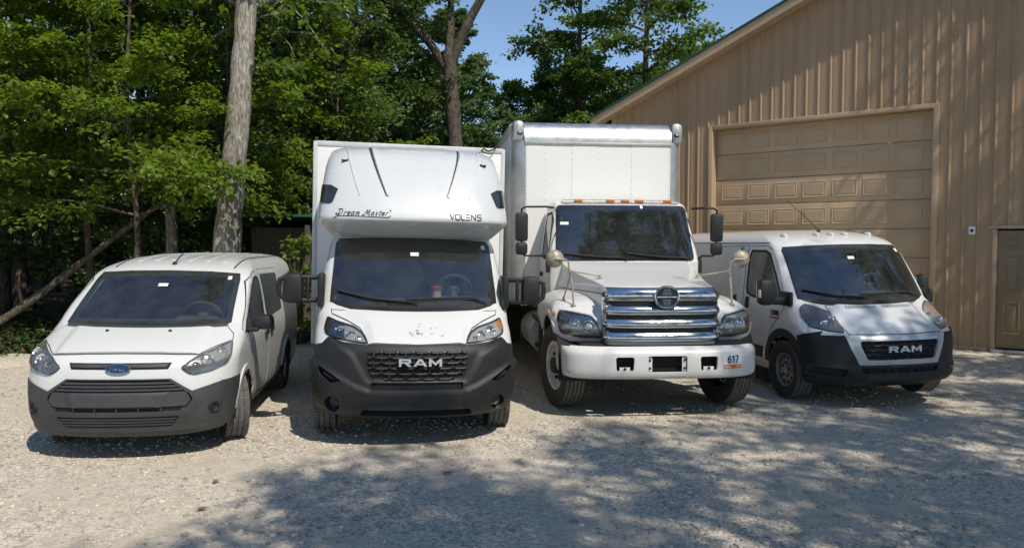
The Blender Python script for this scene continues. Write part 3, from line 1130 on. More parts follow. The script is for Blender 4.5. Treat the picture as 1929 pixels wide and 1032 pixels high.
    return w

def wheel_well(parent, x, y, z, r, x_in):
    """dark liner: half drum over the wheel, open below"""
    sg = 1 if x > 0 else -1
    b = MB()
    K = 22
    vs, fs = [], []
    for k in range(K + 1):
        a = R(-8 + 196 * k / K)
        vs += [(x, y + r * math.cos(a), z + r * math.sin(a)), (sg * x_in, y + r * math.cos(a), z + r * math.sin(a)), (sg * x_in, y + r * .2 * math.cos(a), z + r * .2 * max(0, math.sin(a)))]
    for k in range(K):
        i = 3 * k
        fs += [(i, i + 3, i + 4, i + 1), (i + 1, i + 4, i + 5, i + 2)]
    b.add(vs, fs)
    return b.build('wheel_arch_liner', 'dark', parent, 60)

def make_seat(parent, x, y, z, mat='seat'):
    s = MB()
    s.box((x, y, z), (0.50, 0.50, 0.16), 0.05)
    s.box((x, y + 0.30, z + 0.36), (0.48, 0.15, 0.66), 0.06, Matrix.Rotation(-0.22, 3, 'X'))
    s.tube([(x - 0.06, y + 0.38, z + 0.62), (x - 0.06, y + 0.39, z + 0.76)], 0.008)
    s.tube([(x + 0.06, y + 0.38, z + 0.62), (x + 0.06, y + 0.39, z + 0.76)], 0.008)
    s.box((x, y + 0.39, z + 0.80), (0.27, 0.11, 0.18), 0.045, Matrix.Rotation(-0.15, 3, 'X'))
    return s.build('seat', mat, parent)

def make_steering(parent, x, y, z, r=0.20, tilt=0.9):
    s = MB()
    ax = Vector((0, -math.sin(tilt) * -1, math.cos(tilt)))
    ax = Vector((0, math.sin(tilt), math.cos(tilt)))
    u, w, d = frame_from(ax)
    c = Vector((x, y, z))
    s.tube([c + (u * math.cos(2 * math.pi * k / 24) + w * math.sin(2 * math.pi * k / 24)) * r for k in range(24)], 0.017, 8, closed=True)
    for a in (0.2, math.pi - 0.2, -math.pi / 2):
        s.tube([c, c + (u * math.cos(a) + w * math.sin(a)) * r], 0.016, 6)
    s.lathe([(0.001, 0.035), (0.07, 0.03), (0.08, 0.0), (0.05, -0.05)], c=c, axis=ax, n=16)
    s.tube([c, c - ax * 0.35], 0.04, 10)
    return s.build('steering_wheel', 'trim', parent)

def make_wiper(S, parent, pts, mode='F', r=0.011):
    """pts: outline points (x,z) along the arm, laid on the glass"""
    b = MB()
    P = []
    dense = spline([(p[0], p[1], 0) for p in pts], 5)
    for a in dense:
        h, n = S.hit(from2d(mode, a[0], a[1]), mode_dir(mode))
        P.append(h + n * 0.03)
    k = len(P)
    b.tube(P, [r * 1.3 - r * 0.6 * i / k for i in range(k)], 6)
    return b.build('wiper', 'seam', parent)

def headlight(S, parent, poly3, d, lens_mat, bowls, amber=None, depth=0.09, extra=None):
    """lamp unit: housing bowl behind the body line, reflectors, clear lens; outline as 3D points"""
    d = Vector(d).normalized()
    root = empty('headlight', parent)
    u, w, _ = frame_from(d)
    P2 = [(Vector(p).dot(u), Vector(p).dot(w)) for p in poly3]
    P2 = rpoly(P2, 0.03, 3)
    loop = resample(P2, 0.05)
    hs = MB()
    rim, back = [], []
    cx = sum(p[0] for p in loop) / len(loop); cy = sum(p[1] for p in loop) / len(loop)
    for a, b in loop:
        p, n = S.hit(u * a + w * b - d * 3, d)
        rim.append(p + n * 0.002)
        p2, n2 = S.hit(u * (cx + (a - cx) * 0.93) + w * (cy + (b - cy) * 0.93) - d * 3, d)
        back.append(p2 - n2 * 0.004)
    K = len(loop)
    ctr = sum(back, Vector()) / K
    vs = rim + back + [ctr]
    fs = []
    for k in range(K):
        k2 = (k + 1) % K
        fs += [(k, k2, K + k2, K + k), (K + k, K + k2, 2 * K)]
    hs.add(vs, fs)
    V2, F, LL = tri_fill(P2, 0.04)
    hb = MB()
    pts = []
    for a, b in V2:
        p, n = S.hit(u * a + w * b - d * 3, d)
        pts.append(p + n * 0.003)
    hb.add(pts, F)
    hb.build('lamp_housing', 'lamp_housing', root, 40)
    panel(S, 'lamp_bezel', 'seam', root, [u * a + w * b for a, b in offset_poly(P2, .004)], None, .006, .004, .04, d=d, holes=[[(a, b) for a, b in offset_poly(P2, -.014)]])
    for (bp, rad) in bowls:
        p, n = S.hit(Vector(bp) - d * 3, d)
        bb = MB()
        ax = (n * 0.35 - d * 0.65).normalized()
        bb.lathe([(rad, 0.012), (rad * 0.86, 0.004), (rad * 0.62, -0.02 + 0.012), (rad * 0.3, -0.004), (0.001, 0.0)], c=p + n * 0.008, axis=ax, n=22)
        bb.lathe([(rad, 0.012), (rad * 1.06, 0.006), (rad * 1.06, -0.01)], c=p + n * 0.008, axis=ax, n=22)
        bb.lathe([(rad * 0.22, 0.0), (rad * 0.22, 0.016), (rad * 0.12, 0.024), (0.001, 0.026)], c=p + n * 0.008, axis=ax, n=12)
        bb.build('reflector', 'reflector', root, 50)
    if amber:
        panel(S, 'turn_signal', 'amber_dim', root, amber, None, 0.008, 0.004, 0.04, d=d)
    panel(S, 'lens', lens_mat, root, [u * a + w * b for a, b in P2], None, 0.018, 0.02, 0.05, d=d)
    return root

def letters_ram(parent, c, h, fn=None, mat='letter', depth=0.02):
    """wide block letters R A M built as bevelled bars; c centre (x,y,z), h letter height"""
    w = h * 1.62
    def pr(poly, ox):
        b.prism([(ox + p * w, q * h) for p, q in poly], lambda a, q, d_: (c[0] + a, c[1] - d_, c[2] + q), 0.0, depth)
    b = MB()
    R_ = [[(-.5, -.5), (-.30, -.5), (-.30, .5), (-.5, .5)], [(-.30, .5), (.38, .5), (.5, .36), (.5, .28), (-.30, .28)], [(.30, .28), (.5, .28), (.5, .05), (.40, -.08), (.30, -.08)],
          [(-.30, .12), (.30, .12), (.30, -.08), (-.30, -.08)], [(-.02, -.08), (.26, -.08), (.55, -.5), (.26, -.5)]]
    A_ = [[(-.58, -.5), (-.34, -.5), (.0, .28), (-.02, .5), (-.14, .5)], [(.58, -.5), (.34, -.5), (.0, .28), (-.02, .5), (.14, .5)], [(-.26, -.3), (.26, -.3), (.18, -.1), (-.18, -.1)]]
    M_ = [[(-.55, -.5), (-.34, -.5), (-.34, .5), (-.55, .5)], [(.55, -.5), (.34, -.5), (.34, .5), (.55, .5)], [(-.34, .5), (-.34, .14), (0, -.38), (0, -.02)], [(.34, .5), (.34, .14), (0, -.38), (0, -.02)]]
    for q in R_: pr(q, -w * 1.28)
    for q in A_: pr(q, 0)
    for q in M_: pr(q, w * 1.27)
    return b.build('lettering', mat, parent, 20)

def hex_grille(parent, poly, yfun, pitch_x, pitch_z, mat, rad=0.008, name='grille_mesh'):
    """flattened honeycomb of bars clipped to an outline (x,z); yfun(x,z) gives the depth"""
    b = MB()
    A = np.array(poly)
    x0, z0 = A.min(0); x1, z1 = A.max(0)
    nz = int((z1 - z0) / pitch_z) + 2
    nx = int((x1 - x0) / pitch_x) + 3
    def seg(p, q, r):
        k = 4
        pts = [(p[0] + (q[0] - p[0]) * i / k, p[1] + (q[1] - p[1]) * i / k) for i in range(k + 1)]
        run = []
        for a in pts:
            if inside(poly, *a): run.append((a[0], yfun(*a), a[1]))
        if len(run) > 1: b.tube(run, r, 5)
    for i in range(nz):
        z = z0 + i * pitch_z
        ph = (i % 2) * 0.5
        for k in range(-1, nx):
            xa = x0 + (k + ph) * pitch_x
            f = pitch_z * 0.26
            seg((xa - pitch_x * 0.30, z), (xa + pitch_x * 0.30, z), rad)
            seg((xa + pitch_x * 0.30, z), (xa + pitch_x * 0.5, z + f), rad * 0.9)
            seg((xa - pitch_x * 0.30, z), (xa - pitch_x * 0.5, z + f), rad * 0.9)
            seg((xa + pitch_x * 0.5, z + f), (xa + pitch_x * 0.5, z + pitch_z), rad * 0.8)
    return b.build(name, mat, parent, 60)

# ------------------------------------------------------------------ the two vans that share one nose
PM_LEVELS = [(.27, .16, .88, .50), (.30, .09, .94, .52), (.38, .035, .965, .55), (.48, .015, .98, .56), (.60, .01, .99, .56), (.72, .015, .997, .56), (.84, .03, 1.004, .56),
             (.905, .06, 1.007, .56), (.95, .115, 1.008, .56), (1.01, .205, 1.01, .55), (1.08, .32, 1.005, .52), (1.16, .455, 1.0, .43), (1.22, .575, .993, .34), (1.25, .64, .988, .30),
             (1.285, .685, .983, .28), (1.40, .765, .972, .27), (1.60, .905, .948, .265), (1.80, 1.045, .92, .265), (1.90, 1.12, .902, .28), (1.97, 1.19, .884, .31), (2.03, 1.29, .857, .36),
             (2.08, 1.43, .81, .40), (2.12, 1.62, .74, .43), (2.15, 1.85, .64, .45), (2.17, 2.1, .48, .45), (2.182, 2.4, .25, .4), (2.186, 2.65, 0.0, .3)]

def make_nose(root, yr, dz, cutaway):
    """body, glass, doors, lamps and bumper of the van nose; dz lifts the body on its wheels"""
    V, F = loft([(z + dz, a, b, c) for z, a, b, c in PM_LEVELS], yr, 5, 24, 30)
    S = Surf(V, F)
    Z = lambda poly: [(a, b + dz) for a, b in poly]
    ws = Z([(-.865, 1.30), (-.40, 1.262), (0, 1.252), (.40, 1.262), (.865, 1.30), (.862, 1.40), (.835, 1.90), (.805, 1.94), (.4, 1.958), (0, 1.962), (-.4, 1.958), (-.805, 1.94), (-.835, 1.90), (-.862, 1.40)])
    win = Z([(.98, 1.235), (1.10, 1.225), (1.85, 1.265), (2.0, 1.30), (2.03, 1.40), (2.03, 1.83), (1.98, 1.90), (1.58, 1.90), (1.45, 1.86), (1.23, 1.60)])
    S.cut(offset_poly(ws, -.03), 'F', lambda c: c.y < 1.9)
    for md, sg in (('R', -1), ('L', 1)):
        S.cut(offset_poly(win, -.03), md, lambda c: c.x * sg > .5)
        S.cut(arc(.95, .37, .455, 0, 360, 40)[:-1], md, lambda c: c.x * sg > .45)
        if not cutaway:
            S.cut(arc(4.40, .37, .455, 0, 360, 40)[:-1], md, lambda c: c.x * sg > .45)
    S.mesh('body', 'white', root, 0.03, 'trim_light')
    # glass
    panel(S, 'windshield_seal', 'seam', root, offset_poly(ws, .012), 'F', .003, .004, .05, holes=[offset_poly(ws, -.055)])
    wsh = panel(S, 'windshield', 'glass', root, ws, 'F', .008, .006, .06)
    panel(S, 'mirror_mount_shade', 'seam', wsh, rpoly(Z([(-.16, 1.86), (.16, 1.86), (.18, 1.95), (-.18, 1.95)]), .03), 'F', .004, .0, .05)
    panel(S, 'toll_sticker', 'sticker', wsh, Z([(-.045, 1.775), (.045, 1.775), (.045, 1.812), (-.045, 1.812)]), 'F', .012, .0, .05)
    panel(S, 'corner_sticker', 'sticker', wsh, Z([(.745, 1.855), (.79, 1.855), (.785, 1.90), (.74, 1.90)]), 'F', .012, .0, .05)
    # black cowl under the glass
    panel(S, 'cowl', 'black_plastic', root, Z([(-.86, 1.292), (-.4, 1.255), (0, 1.245), (.4, 1.255), (.86, 1.292), (.80, 1.262), (.64, 1.225), (.3, 1.208), (0, 1.205), (-.3, 1.208), (-.64, 1.225), (-.80, 1.262)]), 'F', .005, .006, .05)
    make_wiper(S, root, Z([(-.80, 1.40), (-.45, 1.325), (-.05, 1.29), (.02, 1.262)]))
    make_wiper(S, root, Z([(-.10, 1.315), (.40, 1.335), (.62, 1.33), (.76, 1.275)]))
    # hood
    if cutaway:
        hood = [(-.47, .935), (0, .925), (.47, .935), (.50, 1.0), (.555, 1.07), (.68, 1.13), (.84, 1.185), (.85, 1.215), (.66, 1.212), (.3, 1.196), (0, 1.192), (-.3, 1.196), (-.66, 1.212), (-.85, 1.215), (-.84, 1.185), (-.68, 1.13), (-.555, 1.07), (-.50, 1.0)]
        fold = Z([(-.44, .90), (.44, .90), (.50, 1.08), (.74, 1.24), (-.74, 1.24), (-.50, 1.08)])
    else:
        hood = [(-.60, .905), (0, .895), (.60, .905), (.62, 1.0), (.625, 1.1), (.625, 1.2), (.615, 1.212), (.3, 1.196), (0, 1.192), (-.3, 1.196), (-.615, 1.212), (-.625, 1.2), (-.625, 1.1), (-.62, 1.0)]
        fold = Z([(-.52, .88), (.52, .88), (.54, 1.3), (-.54, 1.3)])
    hd = panel(S, 'hood', 'white' if cutaway else 'white_gloss', root, Z(hood), 'F', .005, .012, .03, seam=.008, lift=lambda p: .028 * sstep(pdist(fold, p.x, p.z), -.03, .06))
    # sides
    arch = arc(.95, .37 + dz * .5, .44, 0, 180, 24)
    for md, sg in (('R', -1), ('L', 1)):
        door = Z([(1.43, .44), (2.06, .44), (2.07, 1.3), (2.075, 1.90), (2.02, 1.965), (1.56, 1.96), (1.40, 1.91), (1.17, 1.64), (.94, 1.27), (.95, 1.16), (1.10, 1.02), (1.30, .86), (1.42, .62)])
        dr = panel(S, 'door', 'white', root, door, md, .005, .010, .07, seam=.008, holes=[offset_poly(win, .002)])
        gl = panel(S, 'window', 'glass', dr, win, md, .003, .004, .07)
        panel(S, 'window_seal', 'seam', dr, offset_poly(win, .012), md, .0075, .004, .07, holes=[offset_poly(win, -.022)])
        for hy in ([1.96] if cutaway else [1.96, 2.36]):
            tgt = dr if hy < 2.1 else root
            panel(S, 'handle' if hy < 2.1 else 'door_handle', 'black_plastic', tgt, rpoly(Z([(hy - .042, 1.09), (hy + .042, 1.09), (hy + .042, 1.25), (hy - .042, 1.25)]), .03), md, .022, .02, .05)
        if not cutaway:
            panel(S, 'side_moulding', 'black_plastic', dr, Z([(1.56, .45), (2.05, .45), (2.05, .60), (1.52, .60)]), md, .02, .02, .08)
            rd = panel(S, 'side_door' if sg < 0 else 'side_panel', 'white', root, Z([(2.12, .44), (3.42, .44), (3.42, 1.93), (2.12, 1.965)]), md, .0055, .010, .09, seam=.008)
            panel(S, 'side_moulding', 'black_plastic', rd, Z([(2.13, .45), (3.41, .45), (3.41, .60), (2.13, .60)]), md, .02, .02, .08)
            panel(S, 'pressing', 'white', rd, rpoly(Z([(2.30, 1.32), (3.30, 1.32), (3.30, 1.86), (2.30, 1.89)]), .06), md, .012, .008, .09)
            b = MB()
            pts = []
            for yy in np.linspace(1.55, 5.3, 30):
                h, n = S.hit(from2d(md, yy, 2.005 + dz), mode_dir(md)); pts.append(h + n * .002)
            b.tube(pts, .007, 5); b.build('roof_gutter', 'seam', root)
        # wheel arch cladding
        ring = arc(.95, .37, .535, 6, 176, 26) + arc(.95, .37, .435, 176, 6, 26)
        panel(S, 'arch_cladding', 'black_plastic', root, ring, md, .011, .02, .05)
        wheel_well(root, sg * .965, .95, .37, .445, .50)
        # bumper return along the side
        fb = [(.30, .30), (.50, .30), (.515, .5), (.56, .70), (.60, .80), (.60, .86), (.30, .93)]
        panel(S, 'bumper_side', 'black_plastic', root, Z(fb), md, .012, .012, .05)
    if not cutaway:
        for md, sg in (('R', -1), ('L', 1)):
            ring = arc(4.40, .37, .50, 4, 176, 26) + arc(4.40, .37, .435, 176, 4, 26)
            panel(S, 'arch_cladding', 'black_plastic', root, ring, md, .014, .02, .05)
            wheel_well(root, sg * .985, 4.40, .37, .445, .50)
    # cabin
    d = MB()
    d.box((0, 1.02, 1.16 + dz), (1.72, .52, .30), .08)
    d.box((.45, 1.10, 1.27 + dz), (.46, .34, .14), .05)
    d.box((0, 1.22, 1.02 + dz), (.34, .24, .5), .05)
    d.build('dashboard', 'trim', root)
    make_seat(root, .47, 1.72, .92 + dz); make_seat(root, -.47, 1.72, .92 + dz)
    make_steering(root, .46, 1.34, 1.40 + dz, .20, 1.0)
    b = MB(); b.box((0, 2.30 if not cutaway else yr - .06, 1.25 + dz), (1.84 if not cutaway else 1.7, .03, 1.4), .0)
    b.build('bulkhead', 'trim', root)
    b = MB(); b.box((0, yr / 2 + .15, .37), (1.1, yr - .7, .22)); b.box((0, yr * .5 + .6, .52), (1.7, yr - 2.0, .10)); b.build('underbody', 'dark', root)
    for sg in (-1, 1):
        make_wheel(root, sg * .905, .95, .372, .225, 'van')
    return S, Z

def van_mirror(root, sg, folded):
    """tall mirror head on a thick arm; folded = turned back against the door"""
    m = empty('mirror', root, (sg * 1.0, .90, 1.385), (0, 0, sg * 1.15 if folded else 0))
    o = MB(); o.box((sg * .262, 0, 0), (.225, .15, .335), .06); o.build('mirror_head', 'black_plastic', m, 40)
    a = MB(); a.box((sg * .09, -.02, -.115), (.20, .09, .10), .03); a.build('mirror_arm', 'black_plastic', m)
    f = MB(); f.box((sg * .262, .075, 0), (.19, .01, .28), .004); f.build('mirror_glass', 'chrome', m)
    f = MB(); f.box((sg * .375, -.04, -.015), (.012, .06, .10), .004); f.build('side_repeater', 'clear_lens', m)
    b = MB(); b.box((sg * .985, .92, 1.29), (.06, .30, .19), .03); b.build('mirror_base', 'black_plastic', root)
    return m

# ---- parked cargo van beside the barn
def cargo_van():
    root = empty('cargo_van', None, (4.675, 9.045, 0.012), (0, R(-1.2), .157))
    tag(root, 'low-roof white cargo van with dark bumper and silver grille surround by the garage door', 'van')
    S, Z = make_nose(root, 5.4, 0.0, False)
    for sg in (-1, 1):
        make_wheel(root, sg * .905, 4.40, .372, .225, 'van')
    # bumper with silver centre shield
    silver = [(-.655, .895), (0, .885), (.655, .895), (.60, .74), (.51, .545), (-.51, .545), (-.60, .74)]
    gr = rpoly([(-.50, .825), (.50, .825), (.505, .78), (.43, .605), (-.43, .605), (-.505, .78)], .03, 3)
    blk = [(-.99, .885), (-.66, .885), (-.60, .735), (-.51, .54), (.51, .54), (.60, .735), (.66, .885), (.99, .885), (.995, .6), (.98, .42), (.93, .30), (.5, .275), (-.5, .275), (-.93, .30), (-.98, .42), (-.995, .6)]
    slot = rpoly([(-.50, .515), (.50, .515), (.47, .455), (-.47, .455)], .015, 2)
    fog = [rpoly([(sg * .62, .50), (sg * .92, .52), (sg * .90, .42), (sg * .66, .41)], .03, 3) for sg in (-1, 1)]
    step_ = [(-.56, .40), (.56, .40), (.6, .30), (-.6, .30)]
    bp = panel(S, 'bumper', 'black_plastic', root, blk, 'F', .010, .02, .03, seam=.006, holes=[slot] + fog,
               lift=lambda p: .03 * sstep(p.z, .56, .50) * sstep(.46 - abs(p.z - .42), .3, .42) + .018 * sstep(pdist(step_, p.x, p.z), -.01, .02))
    panel(S, 'lower_intake', 'dark', bp, offset_poly(slot, .02), 'F', .004, 0, .05)
    for fg in fog: panel(S, 'fog_recess', 'dark', bp, offset_poly(fg, .02), 'F', .004, 0, .05)
    for k in range(9):
        h, n = S.hit(from2d('F', -.4 + k * .1, .485), mode_dir('F'))
        b = MB(); b.box(h + n * .012, (.012, .012, .06), .003)
        b.build('intake_bar', 'black_plastic', bp)
    sh = panel(S, 'grille_surround', 'silver_paint', root, silver, 'F', .014, .02, .03, seam=.005, holes=[gr], lift=lambda p: .028 * sstep(-pdist(gr, p.x, p.z), .10, .0))
    G = empty('grille', root)
    panel(S, 'grille_back', 'dark', G, offset_poly(gr, .02), 'F', .004, 0, .05)
    yf = lambda x, z: S.hit(from2d('F', x, z), mode_dir('F'))[0].y - .016
    hex_grille(G, gr, yf, .125, .055, 'black_plastic', .010)
    letters_ram(G, (0, -.042, .735), .072)
    # headlamps
    for sg in (-1, 1):
        P = [(sg * .645, .15, .925), (sg * .80, .22, .945), (sg * .94, .40, .985), (sg * .96, .55, 1.09), (sg * .935, .66, 1.20), (sg * .87, .66, 1.245), (sg * .76, .52, 1.205), (sg * .665, .42, 1.15), (sg * .65, .28, 1.05)]
        am = [(sg * .86, .5, 1.225), (sg * .95, .6, 1.17), (sg * .955, .5, 1.06), (sg * .88, .4, 1.09), (sg * .83, .4, 1.15)]
        headlight(S, root, P, (-sg * .45, 1, -.25), 'lens_old', [((sg * .80, .3, 1.02), .055), ((sg * .73, .25, 1.10), .045), ((sg * .71, .2, .99), .035)], am)
        panel(S, 'fender_seam', 'seam', root, [(sg * 1.0, .40, .90), (sg * .99, .44, 1.0), (sg * .985, .62, 1.1), (sg * .975, .62, 1.1), (sg * .98, .44, 1.0), (sg * .99, .40, .90)], None, .003, 0, .05, d=(-sg, .7, 0))
    van_mirror(root, -1, False); van_mirror(root, 1, True)
    # roof lamps, aerial
    for x, y in ((-.63, 1.62), (-.21, 1.52), (0, 1.51), (.21, 1.52), (.63, 1.62)):
        h, n = S.hit(Vector((x, y, 4)), (0, 0, -1))
        b = MB()
        b.lathe([(.050, -.02), (.050, .008), (.044, .024), (.03, .036), (.001, .042)], c=(0, 0, 0), axis=(0, 0, 1), n=18)
        for i, v in enumerate(b.v): b.v[i] = (v[0] * .75 + h.x, v[1] * 1.5 + h.y, v[2] + h.z)
        b.build('clearance_light', 'clear_lens', root)
    h, n = S.hit(Vector((.03, 1.85, 4)), (0, 0, -1))
    b = MB()
    b.lathe([(.03, -.01), (.028, .012), (.014, .03), (.001, .034)], c=h, axis=(0, 0, 1), n=14)
    b.tube([h + Vector((0, 0, .02)), h + Vector((-.10, .25, .26)), h + Vector((-.20, .50, .46))], [.006, .005, .004], 6)
    b.build('antenna', 'black_plastic', root)
    # vents in the hood
    for x0 in (-.43, .05):
        vn = MB()
        for k in range(12):
            x = x0 + k * .0345
            for s in (0,):
                q = []
                for dx, z in ((0, 1.155), (.012, 1.155), (.012 + .006, 1.182), (.006, 1.182)):
                    h, n = S.hit(from2d('F', x + dx, z), mode_dir('F')); q.append(h + n * .0355)
                vn.add(q, [(0, 1, 2, 3)])
        vn.build('hood_vent', 'dark', root)
    # plaque on the front door
    t = text_mesh('model_number', '1500', .095, 'ink', root, Matrix.Identity(4), bold=.0008, depth=.004, xs=1.15)
    wrap_text(S, t, 'R', .012, Matrix.Translation((-1.2, 1.16, 1.09)) @ Matrix(((0, 0, -1), (-1, 0, 0), (0, 1, 0))).to_4x4())
    t.data.update()
    panel(S, 'red_strip', 'red', root, [(1.03, 1.018), (1.29, 1.018), (1.29, 1.036), (1.03, 1.036)], 'R', .010, .002, .05)
    return root

cargo_van()

# ------------------------------------------------------------------ lettering drawn as strokes
GLYPH = {
    '6': [[(.82, .97), (.50, .95), (.20, .70), (.08, .38), (.14, .12), (.42, .0), (.72, .08), (.86, .30), (.74, .52), (.44, .58), (.12, .40)]],
    '1': [[(.10, .78), (.32, .88), (.52, 1.0)], [(.52, 1.0), (.52, .0)]],
    '7': [[(.05, 1.0), (.85, 1.0)], [(.85, 1.0), (.35, .0)]],
    'D': [[(.30, .0), (.42, .5), (.52, 1.0)], [(.12, .92), (.45, 1.02), (.80, .98), (1.02, .72), (.88, .28), (.50, .0), (.15, .02), (-.12, .10), (-.10, .28), (.08, .22)]],
    'r': [[(.05, .0), (.15, .30), (.22, .55)], [(.16, .34), (.32, .54), (.52, .50)]],
    'e': [[(.08, .26), (.40, .32), (.46, .48), (.28, .55), (.06, .38), (.04, .12), (.22, .0), (.52, .10)]],
    'a': [[(.48, .50), (.24, .55), (.02, .30), (.08, .02), (.28, .04), (.46, .32), (.52, .55)], [(.50, .50), (.44, .10), (.62, .02)]],
    'm': [[(.0, .0), (.12, .54)], [(.06, .30), (.25, .54), (.36, .44), (.28, .0)], [(.32, .30), (.52, .54), (.64, .44), (.58, .04), (.72, .02)]],
    'M': [[(-.25, .12), (-.30, .0), (-.12, -.02), (.10, .40), (.34, 1.0)], [(.34, 1.0), (.46, .12)], [(.46, .12), (.80, 1.0)], [(.80, 1.0), (.78, .30), (.84, .02), (1.0, .04)]],
    's': [[(.42, .50), (.20, .54), (.12, .40), (.34, .22), (.30, .03), (.04, .03)]],
    't': [[(.28, .85), (.14, .20), (.20, .0), (.38, .06)], [(.02, .56), (.44, .58)]],
    'V': [[(.0, 1), (.42, .0)], [(.42, .0), (.84, 1)]],
    'O': [[(.40, .0), (.66, .0), (.76, .04), (.80, .14), (.80, .5), (.80, .86), (.76, .96), (.66, 1.0), (.40, 1.0), (.14, 1.0), (.04, .96), (.0, .86), (.0, .5), (.0, .14), (.04, .04), (.14, .0), (.42, .0)]],
    'L': [[(.0, 1.0), (.0, .10), (.10, .0), (.62, .0)]],
    'E': [[(.0, 1.0), (.72, 1.0)], [(.0, .5), (.72, .5)], [(.0, .0), (.72, .0)]],
    'N': [[(.0, .0), (.0, 1.0)], [(.0, 1.0), (.76, .0)], [(.76, .0), (.76, 1.0)]],
    'S': [[(.74, 1.0), (.12, 1.0), (.0, .88), (.0, .62), (.12, .5), (.64, .5), (.76, .38), (.76, .12), (.64, .0), (.0, .0)]],
}

def strokes(S, name, parent, text, adv, x0, z0, h, sx, shear, rad, mode='F', curve=True, off=.003, extra=()):
    """flat ribbon lettering on a surface"""
    b = MB()
    x = x0
    def run(pts):
        P = []
        D = spline([(p[0], p[1], 0) for p in pts], 4) if (curve and len(pts) > 2) else [(pts[0][0] + (pts[-1][0] - pts[0][0]) * k / 3, pts[0][1] + (pts[-1][1] - pts[0][1]) * k / 3) for k in range(4)] if len(pts) == 2 else pts
        for q in D:
            hh, n = S.hit(from2d(mode, q[0], q[1]), mode_dir(mode))
            P.append(hh + n * off)
        b.tube(P, rad, 6)
    for ch, ad in zip(text, adv):
        if ch != ' ':
            for st in GLYPH[ch]:
                run([(x + (p[0] * sx + p[1] * shear) * h, z0 + p[1] * h) for p in st])
        x += ad * h
    for st in extra: run(st)
    return b.build(name, 'ink', parent, 60)

